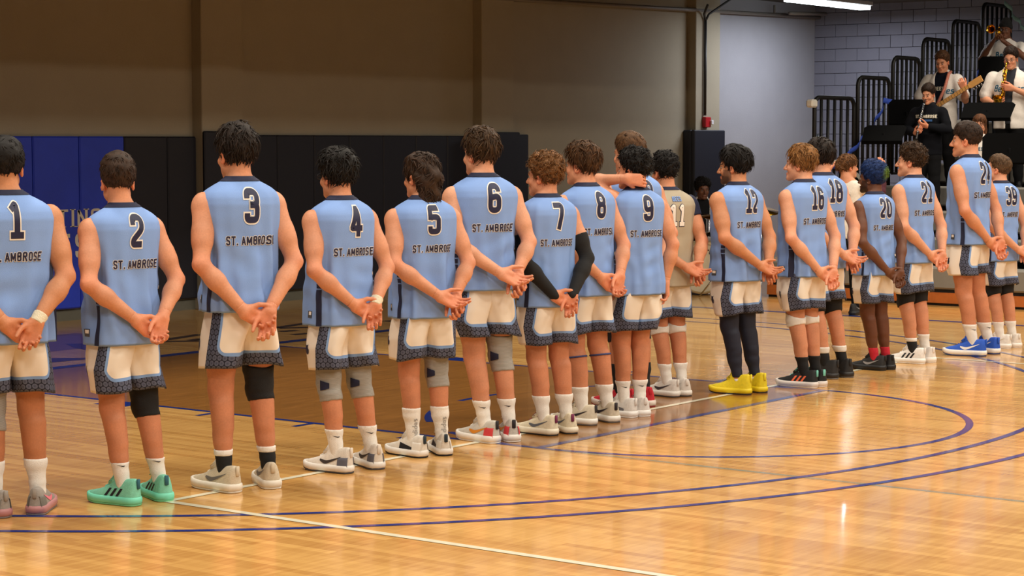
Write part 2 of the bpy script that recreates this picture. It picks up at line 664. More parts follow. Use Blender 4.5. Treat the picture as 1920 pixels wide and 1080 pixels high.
def floor_shape(name, pts2, z, m, parent=fo):
    V = [(x, y, z) for x, y in pts2]
    return mesh_obj(name, V, [tuple(range(len(V)))], m, parent, False)


def floor_line(name, a, b, wd, z, m):
    a, b = np.array(a, float), np.array(b, float)
    d = (b - a) / np.linalg.norm(b - a)
    n = np.array((-d[1], d[0])) * wd / 2
    o = floor_shape(name, [a - n, b - n, b + n, a + n], z, m)
    return o


def floor_arc(name, c, r, a0, a1, wd, z, m, n=96):
    V = []
    for i in range(n + 1):
        a = a0 + (a1 - a0) * i / n
        for q in (-wd / 2, wd / 2):
            V.append((c[0] + (r + q) * math.cos(a), c[1] + (r + q) * math.sin(a), z))
    F = [(2 * i, 2 * i + 1, 2 * i + 3, 2 * i + 2) for i in range(n)]
    return mesh_obj(name, V, F, m, fo, False)


# lane, stained
floor_shape('lane_stain', [(0, 0), (3.66, 0), (3.66, 5.79), (0, 5.79)], 0.0006, M_STAIN)
LW = 0.05
for x in (0.0, 3.66):
    floor_line('lane_line', (x, 0), (x, 5.79), LW, 0.0012, M_BLUE)
floor_line('free_throw_line', (0, 0), (3.66, 0), LW + 0.01, 0.0014, M_BLUE)
floor_line('base_line', (-6.5, 5.83), (9.75, 5.83), 0.14, 0.0016, M_BLUE)
floor_line('side_line', (9.75, 5.83), (9.75, -16), 0.12, 0.0014, M_BLUE)
floor_arc('free_throw_arc', (1.83, 0), 1.83, PI, 2 * PI, LW, 0.0010, M_BLUE)
# broken half circle inside the lane
for k in range(5):
    a0 = PI * (k + 0.22) / 5
    floor_arc('free_throw_dash', (1.83, 0), 1.83, a0, a0 + PI * 0.56 / 5, LW, 0.0011, M_BLUE, 12)
for r, z in ((6.29, 0.0018), (6.69, 0.0020)):
    c = (1.83, 4.19)
    floor_arc('three_point_arc', c, r, PI, 2 * PI, LW, z, M_BLUE, 160)
    for s_ in (1, -1):
        floor_line('three_point_line', (c[0] + s_ * r, 4.19), (c[0] + s_ * r, 5.79), LW, z, M_BLUE)
# lane blocks
for x, s_ in ((0.0, -1), (3.66, 1)):
    for y, hw in ((3.65, 0.30), (2.75, 0.05), (1.85, 0.05), (0.95, 0.05)):
        floor_shape('lane_mark', [(x, y - hw / 2), (x + s_ * 0.2, y - hw / 2), (x + s_ * 0.2, y + hw / 2), (x, y + hw / 2)], 0.0011, M_BLUE)
# volleyball end line and side line, white; a faint grey line across
floor_line('end_line', (-2.68, 0.44), (6.32, 0.44), 0.05, 0.0024, M_LINEW)
floor_line('side_line', (-2.68, 0.465), (-2.68, -17.5), 0.05, 0.0022, M_LINEW)
floor_line('side_line', (6.32, 0.465), (6.32, -17.5), 0.05, 0.0022, M_LINEW)
floor_line('faint_line', (0.0, 0.0), (0.0, -14), 0.045, 0.0004, M_LINEG)
# stained band with dark letter shapes between base line and wall
floor_shape('stained_band', [(-6.5, 6.9), (3.4, 6.9), (3.4, 8.1), (-6.5, 8.1)], 0.0005, M_STAIN3)
for pts in ([(2.62, 7.35), (3.05, 6.98), (3.36, 6.95), (3.36, 6.82), (3.08, 6.78), (2.86, 6.70), (2.40, 6.55), (2.30, 6.60), (2.42, 7.0)][::-1],
            [(1.45, 6.75), (2.02, 6.12), (1.30, 6.20), (1.0, 6.6)][::-1]):
    floor_shape('stained_letter', pts, 0.0009, M_STAIN2)
for a, b in (((3.30, 6.86), (4.05, 7.02)), ((3.30, 6.80), (3.75, 6.36)), ((3.62, 6.62), (3.98, 6.48)), ((3.55, 6.66), (3.98, 6.72)), ((4.98, 6.92), (5.72, 7.06)), ((4.98, 6.86), (5.55, 6.52)),
             ((4.72, 6.60), (4.92, 6.56)), ((4.55, 6.28), (5.15, 6.18)), ((6.22, 6.52), (6.50, 6.50)), ((6.05, 6.22), (6.36, 6.20))):
    floor_line('stained_letter', a, b, 0.12, 0.0009, M_STAIN2)

# walls
M_WALL = mat('painted_wall', (158, 148, 128), 0.85, noise=0.06, scale=3, bump=0.15, bscale=60)
M_WALLR = mat('painted_block', (112, 112, 124), 0.8, noise=0.06, scale=4, bump=0.2, bscale=80)
M_CEIL = mat('dark_ceiling', (70, 66, 62), 0.9, noise=0.1)
wb = MB().box((-22, 9.25, -0.2), (20.7, 9.5, 5.2)).build('wall_back', M_WALL)
tag(wb, 'tan painted wall behind the basket end', None, None, 'structure')
wr = MB().box((20.53, -12, -0.2), (20.75, 9.25, 5.2)).build('wall_right', mat('mortar', (98, 98, 108), 0.9))
tag(wr, 'grey concrete block wall behind the stands', None, None, 'structure')
wc = MB().box((17.2, 9.235, 0.0), (20.5, 9.26, 4.13)).build('wall_corner', mat('corner_grey', (150, 149, 155), 0.85, noise=0.06, scale=3, bump=0.15, bscale=60))  # thin panel over the end of the back wall, greyer than the tan behind
tag(wc, 'grey end of the wall in the far corner', None, None, 'structure')
# concrete blocks of the right-hand wall, each one proud of its joints (the part in sight)
blk = None
half = MB().box((0.0, 0.003, 0.003), (0.09, 0.197, 0.197), 0.004)
z = 0.0
row = 0
while z < 4.3:
    y = 9.25 + (0.2 if row % 2 else 0.0)
    first = True
    if row % 2:
        y = 9.05
        hb = half.build('block', M_WALLR, wr) if row == 1 else hb.copy()
        if row > 1:
            COL.objects.link(hb)
        hb.location = (20.45, 9.05, z)
    while y > 5.0:
        if blk is None:
            blk = MB().box((0.0, 0.003, 0.003), (0.09, 0.397, 0.197), 0.004)
            ob = blk.build('block', M_WALLR, wr)
            blk = ob
        else:
            ob = blk.copy()
            COL.objects.link(ob)
        ob.location = (20.45, y - 0.4, z)
        y -= 0.4
    z += 0.2
    row += 1
# low ceiling over the end of the hall and the stands
ce = MB().box((-22, 3.8, 4.12), (20.7, 9.5, 4.4)).build('ceiling', M_CEIL)
tag(ce, 'dark low ceiling over the end of the hall', None, None, 'structure')
bm_ = MB().box((-22, 3.8, 3.96), (20.6, 4.0, 4.13)).build('trim_1', M_CEIL)
tag(bm_, 'dark beam along the edge of the low ceiling', None, None, 'structure')

# pilasters
for i, (x0, x1) in enumerate(((6.14, 6.78), (11.22, 11.92), (16.50, 17.20))):
    o = MB().box((x0, 9.10, 0.0), (x1, 9.26, 4.26), 0.008).build('trim_%d' % (i + 2), M_WALL)
    tag(o, 'shallow tan pilaster on the end wall', None, None, 'structure')
bb = MB().box((-22, 9.235, 0.0), (16.5, 9.25, 0.11)).build('baseboard_back', mat('grey_base', (98, 96, 84), 0.8))
tag(bb, 'grey base strip under the wall pads', None, None, 'structure')

# wall pads
M_PAD = mat('navy_vinyl', (15, 17, 32), 0.55, noise=0.08, scale=8, bump=0.1, bscale=120)
M_PADB = mat('royal_vinyl', (30, 60, 196), 0.5, noise=0.22, scale=3, bump=0.1, bscale=120)
pads = empty('wall_padding', (8.6, 9.2, 0.13), 0, 'long run of navy padding panels along the end wall', 'wall padding')
pb = empty('banner_padding', (4.0, 9.2, 0.13), 0, 'royal blue padding panels with white serif lettering', 'wall padding')


def pad(x0, x1, par, m, y1=9.235, th=0.06, z0=0.13, z1=1.93):
    o = MB().box((x0 + 0.004, y1 - th, z0), (x1 - 0.004, y1, z1), 0.014).build('pad_panel', m, None, False)
    o.parent = par
    o.matrix_parent_inverse = par.matrix_basis.inverted()
    return o


xs = [0.71, 1.33, 1.95, 2.57, 3.19, 3.81, 4.43, 5.06]
for a, b in zip(xs[:-1], xs[1:]):
    pad(a, b, pb, M_PADB)
pad(5.06, 5.69, pads, M_PAD)
pad(5.69, 6.13, pads, M_PAD)
pad(6.13, 6.80, pads, M_PAD, 9.10, 0.05, 0.13, 1.99)
x = 6.80
for i in range(7):
    pad(x, x + 0.632, pads, M_PAD, 9.235, 0.06, 0.13, 1.95)
    x += 0.632
pad(11.22, 12.0, pads, M_PAD, 9.10, 0.05, 0.13, 2.0)
pad(12.0, 12.36, pads, M_PAD, 9.235, 0.06, 0.13, 1.97)
pp = empty('column_padding', (16.8, 9.0, 0.05), 0, 'navy padding wrapped round the pilaster behind the drummer', 'wall padding')
pad(16.36, 17.26, pp, M_PAD, 9.10, 0.07, 0.06, 2.05)
pad(16.36, 16.50, pp, M_PAD, 9.24, 0.14, 0.06, 2.05)
pad(17.20, 17.30, pp, M_PAD, 9.24, 0.14, 0.06, 2.05)


def flat_text(name, txt, ht, org, par, m, t=0.17, xs=1.0, gap=0.1, serif=False, depth=0.004):
    v, f, wd = text2d(txt, ht, t, xs, gap, 0.0, 0.0, serif)
    V = [(org[0] + a, org[1], org[2] + b) for a, b in v]
    o = mesh_obj(name, V, f, m, None, False)
    o.parent = par
    o.matrix_parent_inverse = par.matrix_basis.inverted()
    return o


M_CREAM = mat('cream_print', (222, 212, 192), 0.6, noise=0.03)
# 'FIGHTING' runs over the panels so that its end shows between the two nearest players
flat_text('lettering', 'FIGHTING', 0.185, (4.10, 9.1735, 0.985), pb, M_CREAM, 0.14, 1.35, 0.18, True)
flat_text('lettering', 'BEES', 0.255, (4.105, 9.1735, 0.66), pb, M_CREAM, 0.16, 1.0, 0.27, True)

# conduit, call point, pipe
M_PIPE = mat('dark_pipe', (44, 42, 42), 0.5)
cd = empty('conduit', (16.72, 9.08, 2.3), 0, 'thin dark vertical conduit running down to the red call box', 'conduit')
o = MB().tube([(16.72, 9.07, 2.27), (16.72, 9.07, 3.72)], 0.022, 8).build('pipe', M_PIPE, None, True)
o2 = MB().tube([(16.72, 9.07, 3.70), (16.78, 9.05, 3.80), (17.05, 8.8, 4.05)], 0.018, 8).tube([(16.72, 9.07, 3.70), (16.66, 9.06, 3.80), (16.5, 8.9, 3.92)], 0.018, 8).build('pipe_branch', M_PIPE, None, True)
fa = empty('alarm_box', (16.76, 9.06, 2.16), 0, 'small red alarm box with white strobe above the column padding', 'alarm box')
o3 = MB().box((16.68, 9.03, 2.09), (16.84, 9.10, 2.25), 0.01).build('box', mat('alarm_red', (178, 22, 30), 0.4), None, False)
o4 = MB().box((16.80, 8.995, 2.13), (16.86, 9.03, 2.20), 0.008).build('strobe', mat('strobe_white', (225, 225, 230), 0.3), None, False)
for q, p in ((o, cd), (o2, cd), (o3, fa), (o4, fa)):
    q.parent = p
    q.matrix_parent_inverse = p.matrix_basis.inverted()
pq = MB().tube([(11.0, 9.12, 3.74), (20.4, 9.12, 3.93)], 0.03, 8).tube([(18.9, 9.12, 3.90), (18.9, 9.12, 4.05)], 0.02, 8).tube([(19.0, 8.9, 3.92), (20.2, 8.9, 3.97)], 0.03, 8).build('ceiling_pipe', mat('grey_pipe', (120, 112, 104), 0.5), None, True)
tag(pq, 'long thin pipe along the top of the end wall', 'pipe')
# strip light fitting
sl = empty('strip_light', (18.05, 7.7, 4.0), 0, 'white fluorescent strip light under the dark ceiling', 'ceiling light')
o = MB().box((16.8, 7.58, 4.00), (19.3, 7.82, 4.07), 0.01).build('housing', mat('white_enamel', (220, 220, 222), 0.4), None)
o2 = MB().box((16.84, 7.60, 3.94), (19.26, 7.80, 4.00), 0.01).build('diffuser', mat('lit_diffuser', (235, 250, 255), 0.4, noise=0, emit=9.0), None)
o3 = MB().tube([(17.3, 7.7, 4.06), (17.3, 7.7, 4.13)], 0.01, 6).tube([(18.8, 7.7, 4.06), (18.8, 7.7, 4.13)], 0.01, 6).build('hanger', M_PIPE, None)
for q in (o, o2, o3):
    q.parent = sl
    q.matrix_parent_inverse = sl.matrix_basis.inverted()

# ------------------------------------------------------------------ stands
M_BENCH = mat('grey_bench_plastic', (124, 120, 112), 0.6, noise=0.05)
M_DECK = mat('dark_deck', (40, 38, 38), 0.7)
M_BLK = mat('black_steel', (8, 8, 9), 0.55, noise=0.05)
M_STAND = mat('matt_black', (10, 10, 11), 0.95, noise=0.05)
M_STAND.node_tree.nodes['Principled BSDF'].inputs['Specular IOR Level'].default_value = 0.08
M_KICK = mat('kick_wood', (176, 96, 40), 0.45, noise=0.25, scale=12)
st = empty('bleachers', (11.6, 0, 0), 0, 'grey plastic bleacher rows with black decks behind the players', 'bleachers')
BY0, BY1 = -6.0, 5.05
NR = 8


def up_(o, p):
    o.parent = p
    o.matrix_parent_inverse = p.matrix_basis.inverted()
    return o


up_(MB().box((11.62, BY0, 0.03), (11.66, BY1, 0.15)).build('kick_board', M_KICK), st)
up_(MB().box((11.66, BY0, 0.0), (11.70, BY1, 0.40)).build('kick_back', M_DECK), st)
for k in range(NR):
    x0 = 11.60 + 0.95 * k
    zs = 0.44 + 0.285 * k
    up_(MB().box((x0, BY0, zs - 0.25), (x0 + 0.28, BY1, zs), 0.02).build('bench', M_BENCH), st)
    zd = zs - 0.10
    up_(MB().box((x0 + 0.26, BY0, zd - 0.05), (x0 + 1.02, BY1, zd)).build('deck', M_DECK), st)
    up_(MB().box((x0 + 0.30, BY0, zd - 0.32), (x0 + 0.34, BY1, zd - 0.05)).build('riser', M_DECK), st)


def deck_z(x):
    k = max(0, min(NR - 1, int((x - 11.86) // 0.95)))
    return 0.34 + 0.285 * k


# end rails: rounded frames with upright bars, stepping up with the rows
EY = BY1 + 0.05
rx = [12.86, 14.02, 15.02, 15.92, 16.86, 17.86, 18.95]
rz = [2.43, 2.71, 3.00, 3.28, 3.57, 3.86, 4.12]
for k in range(6):
    xa, xb, zt = rx[k], rx[k + 1] - 0.10, rz[k]
    zb = zt - 1.55
    e = empty('end_rail', (xa, EY, zb), 0, ['lowest black end rail, nearest the court, of the bleachers', 'second black end rail up the side of the bleachers', 'third black end rail up, behind the clarinet player',
                                          'fourth black end rail up, behind the guitarist', 'fifth black end rail up, below the trumpet player', 'topmost black end rail behind the trumpet player'][k], 'railing', 'end rails of the bleachers')
    R_ = 0.12
    pts = [(xa - 0.10, EY, zb)]
    arc1 = [(xa + R_ - R_ * math.cos(a), EY, zt - R_ + R_ * math.sin(a)) for a in np.linspace(0, PI / 2, 6)]
    arc2 = [(xb - R_ + R_ * math.sin(a), EY, zt - R_ + R_ * math.cos(a)) for a in np.linspace(0, PI / 2, 6)]
    pts = [(xa, EY, zb)] + arc1 + arc2 + [(xb, EY, zb)]
    up_(MB().tube(pts, 0.028, 8).build('frame', M_BLK, None, True), e)
    nb = 5
    bar = None
    for j in range(1, nb + 1):
        xx = xa + (xb - xa) * j / (nb + 1)
        if bar is None:
            bar = MB().tube([(0, 0, 0), (0, 0, 1.53)], 0.021, 8).build('bar', M_BLK, None, True)
            b_ = bar
        else:
            b_ = bar.copy()
            COL.objects.link(b_)
        b_.parent = e
        b_.location = (xx - xa, 0, 0)
        b_.parent = e
    up_(MB().tube([(xa, EY, zb), (xb, EY, zb)], 0.02, 6).build('foot_bar', M_BLK, None, True), e)
tp = MB().box((12.72, EY - 0.05, 2.30), (12.86, EY + 0.05, 2.40), 0.02).build('foam_cap', mat('foam_white', (222, 216, 204), 0.8), None)
tag(tp, 'small white foam cap on the corner of the lowest end rail', 'foam cap')


# paper streamers woven through the rails
def streamer(pts, col, lab, wd=0.07):
    P = [Vector(p) for p in pts]
    V = []
    n = 0
    for i in range(len(P) - 1):
        for t in np.linspace(0, 1, 7)[: 7 if i == len(P) - 2 else 6]:
            q = P[i].lerp(P[i + 1], t)
            s_ = 0.03 * math.sin(9 * (i + t))
            V += [(q.x, q.y + s_, q.z + wd / 2), (q.x, q.y + s_ + 0.01, q.z - wd / 2), (q.x, q.y + s_ + 0.012, q.z - wd / 2), (q.x, q.y + s_ + 0.002, q.z + wd / 2)]
            n += 1
    F = []
    for i in range(n - 1):
        for k in range(4):
            F.append((4 * i + k, 4 * i + (k + 1) % 4, 4 * i + 4 + (k + 1) % 4, 4 * i + 4 + k))
    o = mesh_obj('streamer', V, F, mat('paper_%d_%d_%d' % col, col, 0.8), None)
    tag(o, lab, 'streamer', 'paper streamers on the bleacher rails')


sy = EY - 0.06
streamer([(13.4, sy, 1.45), (13.75, sy, 1.75), (14.35, sy, 2.05), (14.7, sy, 2.42), (15.3, sy, 2.33)], (52, 84, 190), 'bright blue paper streamer rising across the second end rail')
streamer([(13.1, sy, 1.42), (13.55, sy, 1.30), (14.0, sy, 1.18), (14.75, sy, 1.22)], (148, 190, 186), 'pale teal streamer low on the first end rails', 0.06)
streamer([(13.2, sy + 0.02, 1.62), (13.7, sy, 1.60), (13.95, sy, 1.40), (14.5, sy, 1.36)], (222, 214, 200), 'cream paper streamer low on the first end rail', 0.06)
streamer([(13.2, sy - 0.03, 1.56), (13.72, sy - 0.03, 1.54)], (44, 74, 170), 'short dark blue streamer under the cream one', 0.06)
streamer([(12.86, sy, 1.95), (12.98, sy, 1.80), (13.0, sy, 1.66)], (160, 196, 188), 'short teal streamer end by the foam cap', 0.06)
streamer([(17.3, sy, 2.6), (17.7, sy, 2.9), (18.3, sy, 3.15)], (52, 84, 190), 'blue streamer between the guitarist and trumpet player', 0.07)
streamer([(16.9, sy, 2.12), (17.5, sy, 2.28), (18.1, sy, 2.45)], (214, 210, 206), 'white streamer right of the guitar head', 0.06)
streamer([(18.5, sy, 3.95), (18.9, sy, 3.7), (19.4, sy, 3.5)], (150, 196, 196), 'pale blue streamer at the top right by the beanie', 0.06)
# ------------------------------------------------------------------ people
def attr_material(name, rough=0.5, bump=0.0, bscale=300, sheen=0.0, spec=0.5, noise=0.06, nscale=60):
    m, nt, b = nt_new(name)
    at = N(nt, 'ShaderNodeAttribute', attribute_name='col')
    tc = N(nt, 'ShaderNodeTexCoord')
    nz = N(nt, 'ShaderNodeTexNoise')
    nz.inputs['Scale'].default_value = nscale
    nt.links.new(tc.outputs['Object'], nz.inputs['Vector'])
    hs = N(nt, 'ShaderNodeMix', data_type='RGBA', blend_type='MULTIPLY')
    hs.inputs[0].default_value = 1.0
    mr = N(nt, 'ShaderNodeMapRange')
    mr.inputs[3].default_value = 1 - noise * 2
    mr.inputs[4].default_value = 1 + noise * 2
    nt.links.new(nz.outputs['Fac'], mr.inputs[0])
    nt.links.new(at.outputs['Color'], hs.inputs[6])
    nt.links.new(mr.outputs[0], hs.inputs[7])
    nt.links.new(hs.outputs[2], b.inputs['Base Color'])
    b.inputs['Roughness'].default_value = rough
    b.inputs['Specular IOR Level'].default_value = spec
    if sheen:
        b.inputs['Sheen Weight'].default_value = sheen
    if bump:
        n2 = N(nt, 'ShaderNodeTexNoise')
        n2.inputs['Scale'].default_value = bscale
        nt.links.new(tc.outputs['Object'], n2.inputs['Vector'])
        bp = N(nt, 'ShaderNodeBump')
        bp.inputs['Strength'].default_value = bump
        bp.inputs['Distance'].default_value = 0.004
        nt.links.new(n2.outputs['Fac'], bp.inputs['Height'])
        nt.links.new(bp.outputs['Normal'], b.inputs['Normal'])
    return m


M_SKIN = attr_material('skin', 0.52, 0.15, 220, spec=0.35, noise=0.07, nscale=110)
M_HAIR = attr_material('hair', 0.6, 0.4, 260, noise=0.25, nscale=90, spec=0.2)
M_CLOTH = attr_material('cloth', 0.9, 0.25, 500, spec=0.15)
M_JERSEY = mat('jersey_light_blue', (128, 162, 222), 0.78, noise=0.04, scale=12, bump=0.22, bscale=420)
M_TANJ = mat('jersey_sand', (176, 164, 142), 0.8, noise=0.05, scale=12, bump=0.2, bscale=420)
M_NAVY = mat('navy_fabric', (20, 26, 58), 0.75, noise=0.1, bump=0.15, bscale=400)
M_PRINT = mat('navy_print', (22, 26, 62), 0.55, noise=0.05)
M_WHITE = mat('white_print', (238, 232, 224), 0.6, noise=0.03)
M_SOCKW = mat('white_knit', (232, 226, 218), 0.9, noise=0.06, scale=80, bump=0.4, bscale=300)
M_BLACKF = mat('black_knit', (14, 13, 15), 0.85, noise=0.1, bump=0.3, bscale=300)
M_NAVYT = mat('navy_tights', (16, 20, 40), 0.7, noise=0.08, bump=0.1, bscale=300)
M_REDS = mat('red_knit', (190, 30, 48), 0.9, noise=0.06, bump=0.4, bscale=300)
M_TAPE = mat('cream_tape', (226, 216, 190), 0.85, noise=0.06, bump=0.4, bscale=150)
M_BANDB = mat('blue_band', (58, 66, 112), 0.8)
M_EYEW = mat('eye_white', (150, 138, 130), 0.25, noise=0)
M_IRIS = mat('eye_iris', (36, 26, 20), 0.2, noise=0)


def grey_knee():
    m, nt, b = nt_new('grey_knit_brace')
    tc = N(nt, 'ShaderNodeTexCoord')
    wv = N(nt, 'ShaderNodeTexWave', wave_type='BANDS', bands_direction='Z')
    wv.inputs['Scale'].default_value = 60
    wv.inputs['Distortion'].default_value = 1.5
    nt.links.new(tc.outputs['Object'], wv.inputs['Vector'])
    mx = N(nt, 'ShaderNodeMix', data_type='RGBA')
    mx.inputs[6].default_value = lin((122, 118, 114))
    mx.inputs[7].default_value = lin((172, 168, 160))
    nt.links.new(wv.outputs['Fac'], mx.inputs[0])
    nt.links.new(mx.outputs[2], b.inputs['Base Color'])
    b.inputs['Roughness'].default_value = 0.9
    return m


M_GREYK = grey_knee()


def shorts_material():
    """cream panel, light blue piping, navy honeycomb print; panel edges come from distances stored on the mesh"""
    m, nt, b = nt_new('shorts_fabric')
    pd = N(nt, 'ShaderNodeAttribute', attribute_name='panel')
    fd = N(nt, 'ShaderNodeAttribute', attribute_name='front')
    ua = N(nt, 'ShaderNodeAttribute', attribute_name='arc')
    va = N(nt, 'ShaderNodeAttribute', attribute_name='hgt')
    cx = N(nt, 'ShaderNodeCombineXYZ')
    nt.links.new(ua.outputs['Fac'], cx.inputs[0])
    nt.links.new(va.outputs['Fac'], cx.inputs[1])
    # honeycomb of round dots: distance to the nearest of two interleaved lattices
    S_ = (0.030, 0.030 * 1.732, 1.0)

    def lattice(shift):
        ad = N(nt, 'ShaderNodeVectorMath', operation='ADD')
        nt.links.new(cx.outputs[0], ad.inputs[0])
        ad.inputs[1].default_value = (shift * S_[0] / 2 + 10 * S_[0], shift * S_[1] / 2 + 10 * S_[1], 0.0)
        wr_ = N(nt, 'ShaderNodeVectorMath', operation='WRAP')
        nt.links.new(ad.outputs[0], wr_.inputs[0])
        wr_.inputs[1].default_value = (S_[0] / 2, S_[1] / 2, 0.5)
        wr_.inputs[2].default_value = (-S_[0] / 2, -S_[1] / 2, -0.5)
        ln_ = N(nt, 'ShaderNodeVectorMath', operation='LENGTH')
        nt.links.new(wr_.outputs[0], ln_.inputs[0])
        return ln_.outputs['Value']
    mn = N(nt, 'ShaderNodeMath', operation='MINIMUM')
    nt.links.new(lattice(0), mn.inputs[0])
    nt.links.new(lattice(1), mn.inputs[1])
    br = N(nt, 'ShaderNodeValToRGB')
    br.color_ramp.elements[0].position = 0.0
    br.color_ramp.elements[0].color = lin((58, 64, 88))
    br.color_ramp.elements[1].position = 1.0
    br.color_ramp.elements[1].color = lin((16, 19, 38))
    e2 = br.color_ramp.elements.new(0.70)
    e2.color = lin((92, 97, 118))
    e3 = br.color_ramp.elements.new(0.86)
    e3.color = lin((18, 21, 42))
    sc_ = N(nt, 'ShaderNodeMath', operation='MULTIPLY')
    nt.links.new(mn.outputs[0], sc_.inputs[0])
    sc_.inputs[1].default_value = 1.0 / 0.0165
    nt.links.new(sc_.outputs[0], br.inputs[0])

    def gt(att, v):
        n = N(nt, 'ShaderNodeMath', operation='GREATER_THAN')
        nt.links.new(att.outputs['Fac'], n.inputs[0])
        n.inputs[1].default_value = v
        return n

    def mixc(fac, a, bcol):
        n = N(nt, 'ShaderNodeMix', data_type='RGBA')
        nt.links.new(fac.outputs[0], n.inputs[0])
        for i, q in ((6, a), (7, bcol)):
            if isinstance(q, tuple):
                n.inputs[i].default_value = q
            else:
                nt.links.new(q, n.inputs[i])
        return n.outputs[2]
    cream = lin((234, 224, 210))
    c = mixc(gt(pd, -0.016), br.outputs['Color'], lin((124, 160, 214)))
    c = mixc(gt(pd, 0.0), c, cream)
    c = mixc(gt(fd, 0.0), c, lin((236, 224, 210)))
    nt.links.new(c, b.inputs['Base Color'])
    b.inputs['Roughness'].default_value = 0.85
    return m


M_SHORTS = shorts_material()

# torso outline of the bare body at height 1.85: z, half width, half depth, centre y
TORSO = [(0.84, 0.145, 0.092, -0.005), (0.92, 0.152, 0.096, -0.008), (1.00, 0.150, 0.096, -0.004), (1.10, 0.150, 0.096, 0.0), (1.20, 0.155, 0.098, 0.0), (1.32, 0.172, 0.108, -0.002),
         (1.41, 0.176, 0.106, -0.006), (1.47, 0.165, 0.095, -0.012), (1.52, 0.135, 0.078, -0.016), (1.555, 0.09, 0.062, -0.018), (1.58, 0.06, 0.052, -0.016)]
# loose sleeveless jersey
JER = [(0.850, 0.202, 0.158, -0.014), (0.93, 0.200, 0.156, -0.018), (1.02, 0.196, 0.146, -0.016), (1.12, 0.194, 0.138, -0.014), (1.22, 0.198, 0.137, -0.013), (1.32, 0.206, 0.141, -0.015),
       (1.40, 0.211, 0.142, -0.020), (1.455, 0.211, 0.138, -0.026), (1.49, 0.206, 0.128, -0.028), (1.515, 0.194, 0.115, -0.028), (1.535, 0.170, 0.102, -0.026), (1.555, 0.135, 0.088, -0.023), (1.573, 0.098, 0.076, -0.020), (1.588, 0.074, 0.070, -0.016)]


def rotm(yaw=0.0, pitch=0.0, roll=0.0):
    """yaw + = turn to own left, pitch + = look up, roll"""
    return np.array(Matrix.Rotation(yaw, 3, 'Z') @ Matrix.Rotation(pitch, 3, 'X') @ Matrix.Rotation(roll, 3, 'Y'))


def nrm(v):
    v = np.array(v, dtype=float)
    return v / (np.linalg.norm(v) + 1e-12)


def finger_chain(base, D, Nn, T, lens, curls, r0, r1, spread=0.0):
    d = nrm(D + T * spread)
    p = np.array(base)
    out = []
    ang = 0.0
    r = r0
    for i, (l, c) in enumerate(zip(lens, curls)):
        ang += c
        dd = nrm(d * math.cos(ang) + Nn * math.sin(ang))
        q = p + dd * l
        rn = r0 + (r1 - r0) * (i + 1) / len(lens)
        out.append((p, q, r, rn))
        p, r = q, rn
    return out


def hand_prims(W, D, Nn, side, curl=0.35, grip=0.0, scale=1.07, spread=0.025, thumb=0.5):
    """capsules of a hand: wrist W, finger direction D, palm normal Nn; side +1 right, -1 left"""
    D = nrm(D)
    Nn = nrm(np.array(Nn) - D * (np.array(Nn) @ D))
    T = np.cross(D, Nn) * side
    s = scale
    W = np.array(W, dtype=float)
    pr = []
    kn = []
    for i, (o, L) in enumerate(((0.030, 0.092), (0.010, 0.097), (-0.011, 0.093), (-0.031, 0.084))):
        b = W + T * o * 0.62 * s + D * 0.006 * s
        k = W + T * o * s + D * L * s
        pr.append((b, k, 0.0175 * s, 0.0120 * s, 0.016))
        kn.append(k)
    pr.append((W + T * 0.022 * s + D * 0.02 * s + Nn * 0.006, W + T * 0.020 * s + D * 0.055 * s + Nn * 0.010, 0.018 * s, 0.013 * s, 0.014))
    fl = ((0.043, 0.026, 0.021), (0.048, 0.030, 0.022), (0.045, 0.028, 0.021), (0.035, 0.021, 0.019))
    for i in range(4):
        c = curl + grip * (0.5 + 0.15 * i) + 0.07 * i
        for a, b, r1, r2 in finger_chain(kn[i], D, Nn, T, [x * s for x in fl[i]], (c * 0.7, c * 1.0, c * 0.7), (0.0100 - 0.0005 * i) * s, 0.0072 * s, spread * (1.2 - 0.85 * i)):
            pr.append((a, b, r1, r2, 0.003))
    tb = W + T * 0.030 * s + D * 0.022 * s + Nn * 0.006
    td = nrm(D * 0.72 + T * thumb + Nn * 0.42)
    p1 = tb + td * 0.040 * s
    td2 = nrm(D * 0.9 + T * thumb * 0.45 + Nn * 0.35)
    p2 = p1 + td2 * 0.032 * s
    p3 = p2 + nrm(D * 0.95 + T * 0.12 + Nn * 0.5) * 0.024 * s
    pr += [(tb, p1, 0.0155 * s, 0.0118 * s, 0.010), (p1, p2, 0.0115 * s, 0.0105 * s, 0.003), (p2, p3, 0.0105 * s, 0.008 * s, 0.003)]
    return pr


